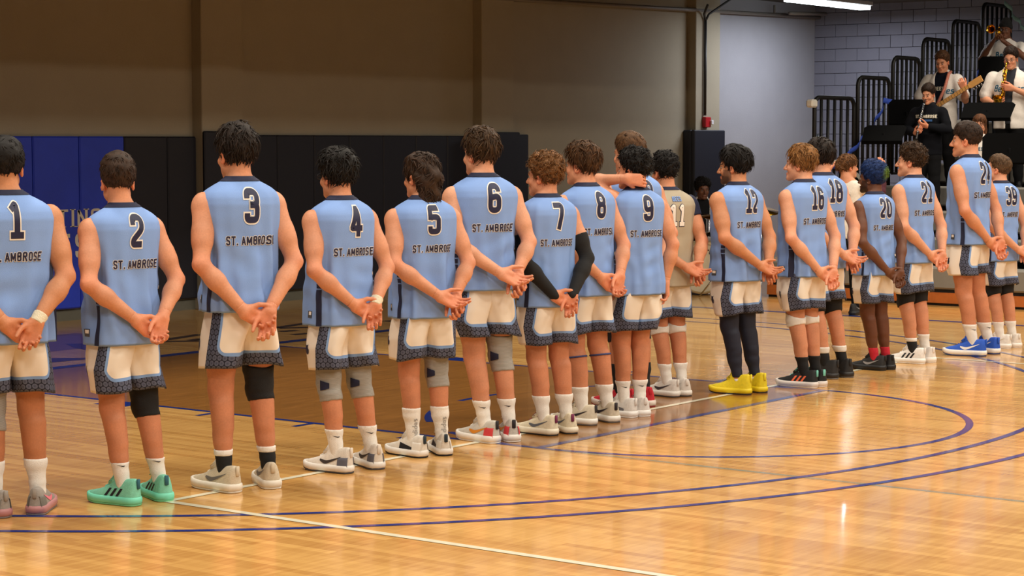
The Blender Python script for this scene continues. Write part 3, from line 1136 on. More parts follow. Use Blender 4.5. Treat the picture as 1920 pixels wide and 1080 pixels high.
class Figure:
    """pose + volumes of one person, local frame: x own right, y forward, z up, height 1.85"""

    def __init__(s, **k):
        s.k = k
        s.head_R = rotm(k.get('yaw', 0.0), k.get('pitch', 0.0), k.get('roll', 0.0))
        s.lean = k.get('lean', 0.0)
        s.head_o = np.array(k.get('head_o', (0, 0.014, 1.697)))
        s.hs = k.get('hs', 1.07)
        s.broad = k.get('broad', 1.0)
        B = s.broad
        s.S = {1: np.array((0.190 * B, -0.016, 1.462)), -1: np.array((-0.190 * B, -0.016, 1.462))}
        if 'shoulder_up' in k:
            for sd, dz in k['shoulder_up'].items():
                s.S[sd] = s.S[sd] + np.array(dz)
        arms = k.get('arms')
        s.E = {}
        s.W = {}
        s.hand = {}
        for sd in (1, -1):
            e, wv, hd = arms[sd]
            s.E[sd], s.W[sd], s.hand[sd] = np.array(e, dtype=float), np.array(wv, dtype=float), hd
        s.seated = k.get('seated', False)
        g = k.get('gait', {})
        s.H = {}
        s.K = {}
        s.A = {}
        s.foot = {}
        for sd in (1, -1):
            sp = g.get('spread', 0.118)
            kb = g.get('knee', {}).get(sd, (0, 0))
            af = g.get('ankle', {}).get(sd, (0, 0))
            s.H[sd] = np.array((sd * 0.086, -0.005, 0.93))
            if s.seated:
                s.K[sd] = np.array((sd * 0.15, 0.44, 0.93))
                s.A[sd] = np.array((sd * 0.16, 0.46, 0.50))
            else:
                s.K[sd] = np.array((sd * (0.045 + sp * 0.5) + kb[0], 0.022 + kb[1], 0.515))
                s.A[sd] = np.array((sd * sp + af[0], -0.025 + af[1], 0.088))
            if not s.seated and 'du' in g:
                dv = np.array((math.cos(g['th']), -math.sin(g['th']), 0)) * g['du']
                s.H[sd] = s.H[sd] + dv * 0.12
                s.K[sd] = s.K[sd] + dv * 0.50
                s.A[sd] = s.A[sd] + dv
            s.foot[sd] = sd * g.get('toe', {}).get(sd, 0.26)
        s.calf = k.get('calf', 1.0)
        s.armr = k.get('armr', 1.0) * 1.10

    # --- volumes
    def leg(s, v, sd, off=0.0):
        H, K, A = s.H[sd], s.K[sd], s.A[sd]
        c = s.calf
        ax = nrm(A - K)
        back = np.array((0, -1, 0)) if not s.seated else np.array((0, -1, 0))
        v.capsule(H, K, 0.080, 0.062, 0.03, off)
        if not s.seated:
            v.capsule(H + (sd * 0.012, 0.018, -0.10), H + (K - H) * 0.72 + np.array((0, 0.012, 0)), 0.068, 0.062, 0.04, off)
            v.capsule(H + (0, -0.02, -0.12), K + (0, -0.014, 0.06), 0.066, 0.046, 0.04, off)
        v.capsule(K, K + (A - K) * 0.62, 0.055, 0.046 * c, 0.03, off)
        v.capsule(K + (A - K) * 0.55, A, 0.043 * c, 0.0335, 0.03, off)
        v.capsule(K + (A - K) * 0.17 + back * 0.020 + (sd * 0.006, 0, 0), K + (A - K) * 0.44 + back * 0.018, 0.050 * c, 0.042 * c, 0.03, off)
        for q in (1, -1):
            v.capsule(K + (A - K) * 0.18 + back * 0.012 + (q * 0.014, 0, 0), K + (A - K) * (0.44 if q * sd < 0 else 0.38) + back * 0.012 + (q * 0.013, 0, 0), 0.044 * c, 0.038 * c, 0.02, off)
        v.capsule(K + back * 0.012 + (0, 0, 0.03), K + back * 0.010 - (0, 0, 0.03), 0.050, 0.050, 0.03, off)

    def arm(s, v, sd, off=0.0, upto=2):
        S, E, W = s.S[sd], s.E[sd], s.W[sd]
        r = s.armr
        u = E - S
        v.ell(S + (sd * 0.004, 0, -0.01), (0.052 * r, 0.055 * r, 0.060 * r), None, 0.03, False, off)
        v.capsule(S + u * 0.1, S + u * 0.62, 0.053 * r, 0.047 * r, 0.025, off)
        v.capsule(S + u * 0.5, E, 0.047 * r, 0.037 * r, 0.025, off)
        if upto >= 1:
            f = W - E
            v.capsule(E, E + f * 0.36, 0.038 * r, 0.043 * r, 0.02, off)
            v.capsule(E + f * 0.30, W, 0.042 * r, 0.0300, 0.02, off)
            v.capsule(E + nrm(E - (S + W) / 2) * 0.010, E + nrm(E - (S + W) / 2) * 0.014, 0.027, 0.024, 0.02, off)

    def torso(s, v, off=0.0, B=None):
        B = B or s.broad
        tab = [(z, a * (B if z > 1.1 else (1 + (B - 1) * 0.6)), b * (1 + (B - 1) * 0.8), c) for z, a, b, c in TORSO]
        v.loft(tab, 2.3, 0.03, off)
        if off == 0:
            for sd in (1, -1):
                v.ell((sd * 0.072, -0.044, 0.89), (0.076, 0.066, 0.090), None, 0.03)
                v.capsule((sd * 0.04, -0.03, 1.56), s.S[sd] + (-sd * 0.06, -0.01, 0.005), 0.036, 0.036, 0.03)

    def neck(s, v, off=0.0):
        o, R = s.head_o, s.head_R
        v.capsule((0, -0.018, 1.52), o + R @ np.array((0, -0.022, -0.055)), 0.060, 0.054, 0.03, off)
        v.capsule((0, -0.035, 1.54), o + R @ np.array((0, -0.05, -0.03)), 0.052, 0.046, 0.03, off)

    def head(s, v):
        o, R = s.head_o, s.head_R
        L = lambda *p: o + R @ (np.array(p) * s.hs)
        fs = s.k.get('female', False)
        v.ell(L(0, -0.014, 0.038), np.array((0.074, 0.094, 0.086)) * s.hs, R, 0.02)
        v.ell(L(0, 0.030, -0.022), np.array((0.060, 0.060, 0.082)) * s.hs, R, 0.03)
        v.capsule(L(0.040, 0.012, -0.058), L(0.014, 0.066, -0.094), 0.027, 0.020, 0.025)
        v.capsule(L(-0.040, 0.012, -0.058), L(-0.014, 0.066, -0.094), 0.027, 0.020, 0.025)
        v.ell(L(0, 0.078, -0.098), np.array((0.018, 0.016, 0.016)) * s.hs, R, 0.018)
        v.capsule(L(-0.030, 0.078, 0.022), L(0.030, 0.078, 0.022), 0.015, 0.015, 0.014)
        for q in (1, -1):
            v.ell(L(q * 0.030, 0.096, -0.002), np.array((0.015, 0.012, 0.011)) * s.hs, R, 0.010, True)
            v.ell(L(q * 0.040, 0.064, -0.030), np.array((0.020, 0.018, 0.018)) * s.hs, R, 0.02)
            v.ell(L(q * 0.0755, -0.010, -0.010), np.array((0.008, 0.019, 0.031)) * s.hs, np.array(Matrix(R.tolist()) @ Matrix.Rotation(q * -0.35, 3, 'Z')), 0.006)
            v.ell(L(q * 0.0800, -0.003, -0.008), np.array((0.005, 0.009, 0.014)) * s.hs, R, 0.004, True)
        v.capsule(L(0, 0.088, 0.010), L(0, 0.112, -0.032), 0.0085, 0.0120, 0.010)
        v.ell(L(0.010, 0.098, -0.036), np.array((0.009, 0.010, 0.008)) * s.hs, R, 0.006)
        v.ell(L(-0.010, 0.098, -0.036), np.array((0.009, 0.010, 0.008)) * s.hs, R, 0.006)
        v.capsule(L(-0.017, 0.086, -0.064), L(0.017, 0.086, -0.064), 0.008, 0.008, 0.006)
        v.capsule(L(-0.015, 0.085, -0.074), L(0.015, 0.085, -0.074), 0.008, 0.008, 0.005)

    def hands(s, v):
        for sd in (1, -1):
            hd = s.hand[sd]
            if hd is None:
                continue
            f = s.W[sd] - s.E[sd]
            v.capsule(s.E[sd] + f * 0.55, s.W[sd], 0.0375 * s.armr, 0.0300, 0.02)
        for sd in (1, -1):
            hd = s.hand[sd]
            if hd is None:
                continue
            for a, b, r1, r2, k in hand_prims(s.W[sd], hd[0], hd[1], sd, **(hd[2] if len(hd) > 2 else {})):
                v.capsule(a, b, r1, r2, k)

    def mesh(s, hm=0.0115, hh=0.0050, hd=0.0065):
        parts = []
        lo = np.array((-0.62, -0.42, 0.02))
        hi = np.array((0.62, 0.62, 1.64))
        pts = [s.S[1], s.S[-1], s.E[1], s.E[-1], s.W[1], s.W[-1], s.K[1], s.K[-1], s.A[1], s.A[-1], (0.2, 0.14, 1.0), (-0.2, -0.16, 1.0)]
        lo = np.min(pts, 0) - 0.10
        hi = np.max(pts, 0) + 0.10
        lo[2] = max(0.0, min(lo[2], s.A[1][2] - 0.10))
        hi[2] = max(hi[2], 1.64)
        v = Vol(lo, hi, hm)
        s.torso(v)
        s.neck(v)
        for sd in (1, -1):
            s.leg(v, sd)
            s.arm(v, sd)
        # trim at the wrist and the neck, where the finer volumes take over
        wl = {}
        for sd in (1, -1):
            if s.hand[sd] is not None:
                f = nrm(s.W[sd] - s.E[sd])
                p = s.W[sd] - f * 0.030
                x, y, z = v.xyz((slice(None),) * 3)
                dd = (x - p[0]) * f[0] + (y - p[1]) * f[1] + (z - p[2]) * f[2]
                near = (x - p[0]) ** 2 + (y - p[1]) ** 2 + (z - p[2]) ** 2 < 0.075 ** 2
                v.d = np.where(near & (dd > 0), np.maximum(v.d, dd.astype(np.float32)), v.d)
        parts.append(v.mesh())
        o = s.head_o
        v = Vol(o - (0.13, 0.15, 0.215), o + (0.13, 0.16, 0.155), hd)
        s.torso(v)
        s.neck(v)
        s.head(v)
        v.slab((0, 0, 1.555), (0, 0, -1))
        parts.append(v.mesh())
        done = False
        hs = [sd for sd in (1, -1) if s.hand[sd] is not None]
        if hs:
            if len(hs) == 2 and np.linalg.norm(s.W[1] - s.W[-1]) < 0.28:
                groups = [hs]
            else:
                groups = [[q] for q in hs]
            for g in groups:
                P = []
                for sd in g:
                    P.append(s.W[sd])
                    for a, b, r1, r2, k in hand_prims(s.W[sd], s.hand[sd][0], s.hand[sd][1], sd, **(s.hand[sd][2] if len(s.hand[sd]) > 2 else {})):
                        P += [a, b]
                P = np.array(P)
                v = Vol(P.min(0) - 0.045, P.max(0) + 0.045, hh)
                keep = {q: s.hand[q] for q in (1, -1)}
                for q in (1, -1):
                    if q not in g:
                        s.hand[q] = None
                s.hands(v)
                s.hand = keep
                x, y, z = v.xyz((slice(None),) * 3)
                for sd in g:
                    f = nrm(s.W[sd] - s.E[sd])
                    p = s.W[sd] - f * 0.038
                    dd = -((x - p[0]) * f[0] + (y - p[1]) * f[1] + (z - p[2]) * f[2])
                    near = (x - p[0]) ** 2 + (y - p[1]) ** 2 + (z - p[2]) ** 2 < 0.07 ** 2
                    v.d = np.where(near & (dd > 0), np.maximum(v.d, dd.astype(np.float32)), v.d)
                parts.append(v.mesh())
        V = []
        F = []
        n = 0
        for a, b in parts:
            V.append(a)
            F.append(b + n)
            n += len(a)
        return np.concatenate(V), np.concatenate(F)

    def colors(s, V, skin, beard=None, brow=(40, 28, 22), lips=0.35):
        base = np.array(lin(skin)[:3])
        C = np.tile(base, (len(V), 1))
        red = base * np.array((1.12, 0.80, 0.74))
        dark = base.mean() < 0.12

        def paint(mask, col):
            nonlocal C
            C = C * (1 - mask[:, None]) + col * mask[:, None]
        fall = lambda c, r: np.clip(1.25 - np.linalg.norm(V - c, axis=1) / r, 0, 1)
        if not dark:
            for sd in (1, -1):
                paint(0.55 * fall(s.E[sd], 0.06), red)
                paint(0.5 * fall(s.W[sd] + nrm(np.array(s.hand[sd][0]) if s.hand[sd] else (0, 0, -1)) * 0.10, 0.13), red)
                paint(0.35 * fall(s.K[sd], 0.07), red)
                
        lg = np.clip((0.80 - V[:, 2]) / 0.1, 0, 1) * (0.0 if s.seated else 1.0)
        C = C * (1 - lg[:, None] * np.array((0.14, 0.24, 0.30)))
        C = C * (1 + 0.05 * noise3(V, 45, 4))[:, None]
        hv = (V - s.head_o) @ s.head_R / s.hs
        inh = np.linalg.norm(hv, axis=1) < 0.18
        if not dark:
            for q in (1, -1):
                paint(0.7 * inh * (np.linalg.norm(hv - (q * 0.078, -0.01, -0.01), axis=1) < 0.035), red)
                paint(0.35 * inh * np.clip(1.2 - np.linalg.norm(hv - (q * 0.04, 0.075, -0.03), axis=1) / 0.03, 0, 1), red)
            paint(0.4 * inh * np.clip(1.2 - np.linalg.norm(hv - (0, 0.115, -0.03), axis=1) / 0.02, 0, 1), red)
        lipm = inh * (np.abs(hv[:, 2] + 0.069) < 0.009) * (np.abs(hv[:, 0]) < 0.024) * (hv[:, 1] > 0.07)
        paint(0.6 * lipm, base * np.array((0.85, 0.45, 0.45)))
        bc = np.array(lin(brow)[:3])
        for q in (1, -1):
            bm = inh * (np.abs(hv[:, 2] - 0.024) < 0.006) * (np.abs(hv[:, 0] - q * 0.031) < 0.019) * (hv[:, 1] > 0.07)
            paint(0.8 * bm, bc)
            em = inh * np.clip(1.4 - np.linalg.norm((hv - (q * 0.030, 0.088, 0.0)) / np.array((1.5, 1, 0.7)), axis=1) / 0.012, 0, 1)
            paint(0.6 * em, base * 0.45)
        if beard:
            cc = np.array(lin(beard)[:3])
            m = inh * np.clip((-0.045 - hv[:, 2]) / 0.015, 0, 1) * np.clip((hv[:, 1] + 0.0) / 0.02, 0, 1) * (1 - lipm) * np.clip((hv[:, 2] + 0.150) / 0.02, 0, 1)
            side = inh * (np.abs(hv[:, 0]) > 0.052) * (hv[:, 2] < -0.01) * (hv[:, 2] > -0.12) * (hv[:, 1] > 0.0) * (hv[:, 1] < 0.06)
            paint(0.85 * np.maximum(m, side * 0.8), cc)
        return np.concatenate([C, np.ones((len(V), 1))], 1)


def noise3(P, freq, seed, n=6):
    rs = np.random.RandomState(seed)
    a = np.zeros(len(P))
    for i in range(n):
        v = rs.normal(size=3)
        v = v / np.linalg.norm(v) * freq * rs.uniform(0.6, 1.7)
        a += np.sin(P @ v + rs.uniform(0, 6.28))
    return a / math.sqrt(n)


def hair_mesh(fig, st):
    """hair volume + many tapered locks that follow the head; st is a style dict"""
    rs = np.random.RandomState(st.get('seed', 1))
    R = np.eye(3)
    v = Vol((-0.15, -0.19, -0.24 if st.get('long') else -0.15), (0.15, 0.17, 0.20), 0.0080)
    tt, tb, ts = st.get('top', 0.022), st.get('back', 0.014), st.get('side', 0.008)
    v.ell((0, -0.016 - tb * 0.5 + 0.004, 0.040 + tt * 0.5), (0.074 + ts, 0.094 + tb * 0.55, 0.086 + tt * 0.55), None, 0.0)
    if tt > 0.01:
        v.ell((st.get('sweep', 0.0), 0.018, 0.075 + tt * 0.5), (0.064 + ts, 0.070, 0.046 + tt * 0.55), None, 0.03)
    if st.get('quiff'):
        v.ell((0, 0.055, 0.105 + tt * 0.3), (0.055, 0.045, 0.03), None, 0.03)
    if st.get('long'):
        L = st['long']
        v.capsule((0.03, -0.075, 0.0), (0.032, -0.085, -L), 0.05, 0.036, 0.05)
        v.capsule((-0.03, -0.075, 0.0), (-0.032, -0.085, -L), 0.05, 0.036, 0.05)
        if st.get('sides'):
            v.capsule((0.066, 0.0, 0.03), (0.078, -0.005, -L), 0.022, 0.020, 0.03)
            v.capsule((-0.066, 0.0, 0.03), (-0.078, -0.005, -L), 0.022, 0.020, 0.03)
    if st.get('bun'):
        v.ell((0, -0.118, 0.02), (0.036, 0.030, 0.034), None, 0.012)
    if st.get('wob'):
        v.wobble(st['wob'], st.get('wf', 90), st.get('seed', 1), st.get('stretch', (1, 1, 1)))
    x, y, z = v.xyz((slice(None),) * 3)
    nape = st.get('nape', -0.055)
    fr = st.get('front', 0.070)
    sb = st.get('burn', -0.015)
    hl = np.interp(y.ravel(), [-0.12, -0.06, -0.035, -0.012, 0.015, 0.030, 0.052, 0.085, 0.12], [nape, nape, nape * 0.5 + 0.0, 0.010, sb, sb + 0.01, 0.045, fr, fr + 0.01])[None, :, None]
    if st.get('long'):
        hl = np.where(y < 0.02, -0.3, np.interp(y, [0.02, 0.05, 0.09], [-0.05, 0.045, fr]))
    hl = hl + 0.006 * np.sin(x * 150 + st.get('seed', 1)) * np.sin(y * 130 + 2)
    v.d = np.maximum(v.d, (hl - z).astype(np.float32))
    V, F = v.mesh()
    V = list(map(tuple, V))
    F = [tuple(q) for q in F]
    P = np.array(V)
    # normals of the volume (approx. radial)
    nlk = int(st.get('locks', 320) * 1.55)
    ln, wd = st.get('len', 0.045), st.get('wid', 0.007)
    curl = st.get('curl', 0.0)
    lift = st.get('lift', 0.25)
    cols = [0.0] * len(V)
    ids = rs.choice(len(P), nlk)
    for i in ids:
        p = P[i]
        c = np.array((0, -0.015, 0.03))
        if st.get('long') and p[2] < -0.03:
            c = np.array((0, -0.06, p[2]))
        nn = nrm(p - c)
        if p[2] < hl_lookup(p[1], nape, fr, sb) + 0.012 and not st.get('long'):
            ll = ln * 0.45
        else:
            ll = ln * rs.uniform(0.6, 1.25)
        flow = np.array((0.25 * np.sign(p[0]) * (p[2] < 0.10), -0.35 if p[1] < 0.0 else st.get('fwd', 0.3), -0.9 if p[2] < 0.10 else -0.15))
        flow = flow + rs.normal(size=3) * st.get('mess', 0.35)
        flow = nrm(flow - nn * (flow @ nn))
        sidev = np.cross(nn, flow)
        n0 = len(V)
        q = p - nn * 0.006
        d = nrm(flow + nn * lift * rs.uniform(0.2, 1.4))
        segs = 3
        a0 = rs.uniform(0, 6.28)
        for k in range(segs + 1):
            t = k / segs
            wdt = wd * 0.72 * (1 - t) ** 0.7 * rs.uniform(0.85, 1.1)
            off = np.zeros(3)
            if curl:
                off = (sidev * math.sin(a0 + t * 5.5) + nn * math.cos(a0 + t * 5.5)) * curl
            V.append(tuple(q + sidev * wdt + off))
            V.append(tuple(q - sidev * wdt + off))
            V.append(tuple(q + nn * wdt * 0.6 + off))
            q = q + d * ll / segs
            d = nrm(d - nn * 0.30 + np.array((0, 0, -0.14)))
        sh = rs.uniform(-1, 1)
        cols += [sh] * (3 * (segs + 1))
        for k in range(segs):
            a = n0 + 3 * k
            F += [(a, a + 2, a + 5, a + 3), (a + 2, a + 1, a + 4, a + 5), (a + 1, a, a + 3, a + 4)]
    V = np.array(V)
    cols = np.array(cols)
    base = np.array(lin(st['col'])[:3])
    C = base[None, :] * (1 + 0.55 * cols[:, None])
    C *= (1 + 0.25 * noise3(V, 160, 5))[:, None]
    if st.get('col2') is not None:
        b2 = np.array(lin(st['col2'])[:3])
        m = np.clip((st.get('c2y', -0.085) - V[:, 1]) / 0.02, 0, 1)[:, None]
        C = C * (1 - m) + b2 * (1 + 0.3 * cols[:, None]) * m
    C = np.concatenate([np.clip(C, 0.002, 1), np.ones((len(V), 1))], 1)
    W = (fig.head_R @ V.T).T * fig.hs + fig.head_o
    return W, F, C


def hl_lookup(y, nape, fr, sb):
    return float(np.interp(y, [-0.12, -0.06, -0.035, -0.012, 0.015, 0.030, 0.052, 0.085, 0.12], [nape, nape, nape * 0.5, 0.010, sb, sb + 0.01, 0.045, fr, fr + 0.01]))


# ------------------------------------------------------------------ jersey (parametric, so print can lie on it)
class Jersey:
    def __init__(s, broad=1.0, seed=0, hem=0.0, sway=0.0, fold=1.0):
        s.T = np.array(JER)
        s.T[0, 0] += hem
        s.T[1, 0] += hem * 0.6
        s.B = broad
        s.n = 2.35
        s.hem = s.T[0, 0]
        s.sway = sway
        rs = np.random.RandomState(seed + 11)
        s.w = [(rs.randint(4, 15), rs.uniform(1, 9) * rs.choice((-1, 1)), rs.uniform(0, 6.28), rs.uniform(0.6, 1.3)) for _ in range(9)]
        s.w2 = [(rs.randint(1, 7), rs.uniform(26, 62) * rs.choice((-1, 1)), rs.uniform(0, 6.28), rs.uniform(0.5, 1.2), rs.randint(1, 4), rs.uniform(0, 6.28)) for _ in range(6)]
        s.fold = fold
        ph = np.linspace(-PI, PI, 721)
        X, Y, _ = s.S(ph, np.full(721, 1.40), False)
        arc = np.concatenate([[0], np.cumsum(np.hypot(np.diff(X), np.diff(Y)))])
        s.ph = ph
        s.arc = arc - arc[360]

    def S(s, phi, z, folds=True):
        phi = np.asarray(phi, dtype=float)
        z = np.asarray(z, dtype=float)
        T = s.T
        a = np.interp(z, T[:, 0], T[:, 1])
        b = np.interp(z, T[:, 0], T[:, 2])
        c = np.interp(z, T[:, 0], T[:, 3])
        bm = np.interp(z, [1.0, 1.2, 1.45, 1.55], [1 + (s.B - 1) * .6, s.B, s.B, 1.0])
        a = a * bm
        b = b * (1 + (bm - 1) * 0.8)
        sn, cs = np.sin(phi), np.cos(phi)
        e = 2.0 / s.n
        x = a * np.sign(sn) * np.abs(sn) ** e
        y = c - b * np.sign(cs) * np.abs(cs) ** e
        if folds:
            f = np.zeros_like(phi)
            for kp, kz, p0, am in s.w:
                f = f + am * np.sin(kp * phi + kz * z + p0)
            f = f / math.sqrt(len(s.w)) * 0.8
            f = np.where(f > 0, f * 1.15, f * 0.75)
            wz = np.interp(z, [s.hem, 0.95, 1.08, 1.20, 1.40, 1.50, 1.56], [0.0120, 0.0140, 0.0150, 0.0110, 0.0040, 0.0024, 0.0])
            f = f * wz * s.fold
            f2 = np.zeros_like(phi)
            for kp, kz, p0, am, km, pm in s.w2:
                f2 = f2 + am * np.sin(kp * phi + kz * z + p0) * np.clip(np.sin(km * phi + pm), 0, 1)
            f = f + f2 * np.interp(z, [s.hem, 0.93, 1.05, 1.18, 1.30, 1.42], [0.0008, 0.0018, 0.0030, 0.0026, 0.0012, 0.0]) * s.fold
            r = np.hypot(x, y - c) + 1e-9
            x = x + f * x / r
            y = y + f * (y - c) / r
        top = np.interp(z, [1.50, 1.588], [0, 1])
        zz = z - top * 0.40 * np.maximum(0, (y + 0.02)) + 0.0
        x = x + s.sway * (1.2 - z) * 0.0
        return x, y, zz

    def at(s, u, z, off=0.0):
        """u = distance round the body from the spine, + to own right"""
        phi = np.interp(u, s.arc, s.ph)
        e = 0.004
        P = np.stack(s.S(phi, z), -1)
        Pu = np.stack(s.S(phi + e, z), -1) - np.stack(s.S(phi - e, z), -1)
        Pz = np.stack(s.S(phi, z + e), -1) - np.stack(s.S(phi, z - e), -1)
        nn = np.cross(Pu, Pz)
        nn /= np.linalg.norm(nn, axis=-1, keepdims=True) + 1e-12
        # outward
        out = np.stack([P[..., 0], P[..., 1] + 0.012, np.zeros_like(P[..., 0])], -1)
        nn *= np.sign((nn * out).sum(-1, keepdims=True) + 1e-9)
        return P + nn * off

    def build(s, m, parent, nu=104, nv=64):
        zs = np.concatenate([np.linspace(s.hem, 1.40, nv - 22), np.linspace(1.40, 1.588, 23)[1:]])
        nv = len(zs)
        ph = np.linspace(-PI, PI, nu, endpoint=False)
        PH, Z = np.meshgrid(ph, zs)
        X, Y, ZZ = s.S(PH.ravel(), Z.ravel())
        V = np.stack([X, Y, ZZ], 1)
        # rolled hem: turn the lower edge inwards
        low = V[:nu].copy()
        low[:, :2] *= 0.965
        low[:, 2] += 0.012
        V = np.vstack([low, V])
        F = grid_faces(nu, nv + 1)
        return mesh_obj('jersey', V, F, m, parent)

    def print2d(s, name, V2, F, u0, z0, off, m, parent):
        P = s.at(V2[:, 0] + u0, V2[:, 1] + z0, off)
        return mesh_obj(name, P, F, m, parent)

    def ribbon(s, name, u0, u1, z0, z1, off, m, parent, nu=6, nz=24):
        uu, zz = np.meshgrid(np.linspace(u0, u1, nu), np.linspace(z0, z1, nz))
        P = s.at(uu.ravel(), zz.ravel(), off)
        return mesh_obj(name, P, grid_faces(nu, nz, False), m, parent)


def build_shorts(parent, fig, seed=0, hem=0.605, wide=1.0, plain=False, m=None):
    rs = np.random.RandomState(seed)
    sh = []
    root = None
    top = 1.03
    V_all = []
    F_all = []
    A = {k: [] for k in ('panel', 'front', 'arc', 'hgt')}
    for sd in (1, -1):
        K = fig.K[sd]
        kx, ky = K[0], K[1]
        tab = [(hem, sd * abs(kx) * 0.985 + sd * 0.010, 0.102 * wide, 0.112 * wide, ky * 0.7 - 0.014), (0.72, sd * 0.099, 0.101 * wide, 0.120, -0.012), (0.79, sd * 0.088, 0.102, 0.127, -0.014), (0.85, sd * 0.073, 0.107, 0.126, -0.016),
               (0.91, sd * 0.064, 0.104, 0.120, -0.014), (1.03, sd * 0.060, 0.098, 0.106, -0.006)]
        T = np.array(tab)
        nu, nv = 64, 30
        zs = np.linspace(hem, top, nv)
        ph = np.linspace(-PI, PI, nu, endpoint=False)
        PH, Z = np.meshgrid(ph, zs)
        PH, Z = PH.ravel(), Z.ravel()
        cx, a, b, cy = [np.interp(Z, T[:, 0], T[:, i]) for i in (1, 2, 3, 4)]
        nexp = np.interp(Z, [hem, 0.85, 1.0], [2.2, 2.9, 3.2])
        sn, cs = np.sin(PH), np.cos(PH)
        e = 2.0 / nexp
        # phi = 0 at the back, + towards the outer side of this leg
        f = np.zeros_like(PH)
        for _ in range(5):
            f += np.sin(rs.randint(2, 8) * PH + rs.uniform(4, 13) * Z + rs.uniform(0, 6.28))
        f *= 0.0024 * np.interp(Z, [hem, 0.75, 1.0], [1.7, 1.2, 0.6])
        x = cx + sd * (a + f) * np.sign(sn) * np.abs(sn) ** e
        y = cy - (b + f) * np.sign(cs) * np.abs(cs) ** e
        zz = Z + 0.006 * np.sin(2 * PH + rs.uniform(0, 6)) * (Z < hem + 0.08) - np.interp(Z, [hem, hem + 0.1], [0.012, 0]) * np.clip(np.sin(PH), 0, 1)
        V = np.stack([x, y, zz], 1)
        low = V[:nu].copy()
        low[:, 0] = cx[:nu] + (low[:, 0] - cx[:nu]) * 0.95
        low[:, 1] = cy[:nu] + (low[:, 1] - cy[:nu]) * 0.95
        low[:, 2] += 0.02
        arc = PH * 0.112
        hemb = 0.078
        s1 = 0.62
        # signed distance into the cream panel: rounded corner between side stripe and hem band
        dx = (s1 - PH) * 0.112
        dx = np.where(PH < -2.2, -0.1, dx)
        dz = Z - (hem + hemb)
        r = 0.045
        qx, qz = r - dx, r - dz
        pan = np.where((qx > 0) & (qz > 0), r - np.hypot(qx, qz), np.minimum(dx, dz))
        fr = (np.abs(((PH - 2.3) + PI) % (2 * PI) - PI) - 0.93) * -0.112
        V_ = np.vstack([low, V])
        n = len(V_all)
        base = sum(len(q) for q in V_all)
        V_all.append(V_)
        F_all += [tuple(i + base for i in q) for q in grid_faces(nu, nv + 1)]
        for k, arr in (('panel', pan), ('front', fr), ('arc', arc), ('hgt', Z - hem)):
            A[k].append(np.concatenate([arr[:nu], arr]))
    V = np.vstack(V_all)
    o = mesh_obj('shorts', V, F_all, m or M_SHORTS, parent, attrs={k: ('FLOAT', np.concatenate(v)) for k, v in A.items()})
    return o


def vol_garment(name, fig, fn, lo, hi, h, m, parent, cuts=(), wob=None, color=None, noise=None):
    v = Vol(lo, hi, h)
    fn(v)
    if wob:
        v.wobble(*wob)
    for p, n in cuts:
        v.slab(p, n)
    V, F = v.mesh()
    at = None
    if color is not None:
        C = color(V) if callable(color) else np.tile(np.array(lin(color)), (len(V), 1))
        at = {'col': ('FLOAT_COLOR', C)}
    return mesh_obj(name, V, F, m, parent, attrs=at)


def leg_shell(name, fig, sd, z0, z1, off, m, parent, h=0.0085, slope=0.0, wob=0.0015, top=None):
    K, A = fig.K[sd], fig.A[sd]
    xs = [K[0], A[0], fig.H[sd][0]]
    ys = [K[1], A[1]]
    lo = (min(xs) - 0.12, min(ys) - 0.14, z0 - 0.03)
    hi = (max(xs) + 0.12, max(ys) + 0.13, z1 + 0.03)
    return vol_garment(name, fig, lambda v: fig.leg(v, sd, off), lo, hi, h, m, parent,
                       cuts=[((0, K[1], z1), nrm((0, -slope if top is None else top, 1))), ((0, K[1], z0), nrm((0, -slope, -1)))], wob=(wob, 70, 3 + sd, (0.4, 0.4, 1.6)) if wob else None)


# ------------------------------------------------------------------ shoes
def shoe_sections():
    # y, half width, top height, flat-top factor
    return np.array([(-0.092, 0.014, 0.098), (-0.087, 0.029, 0.116), (-0.075, 0.039, 0.124), (-0.050, 0.0445, 0.123), (-0.020, 0.0455, 0.119), (0.010, 0.0455, 0.120), (0.035, 0.0465, 0.116),
                     (0.070, 0.0490, 0.098), (0.110, 0.0520, 0.078), (0.150, 0.0505, 0.066), (0.185, 0.043, 0.058), (0.205, 0.031, 0.050), (0.215, 0.014, 0.042)])


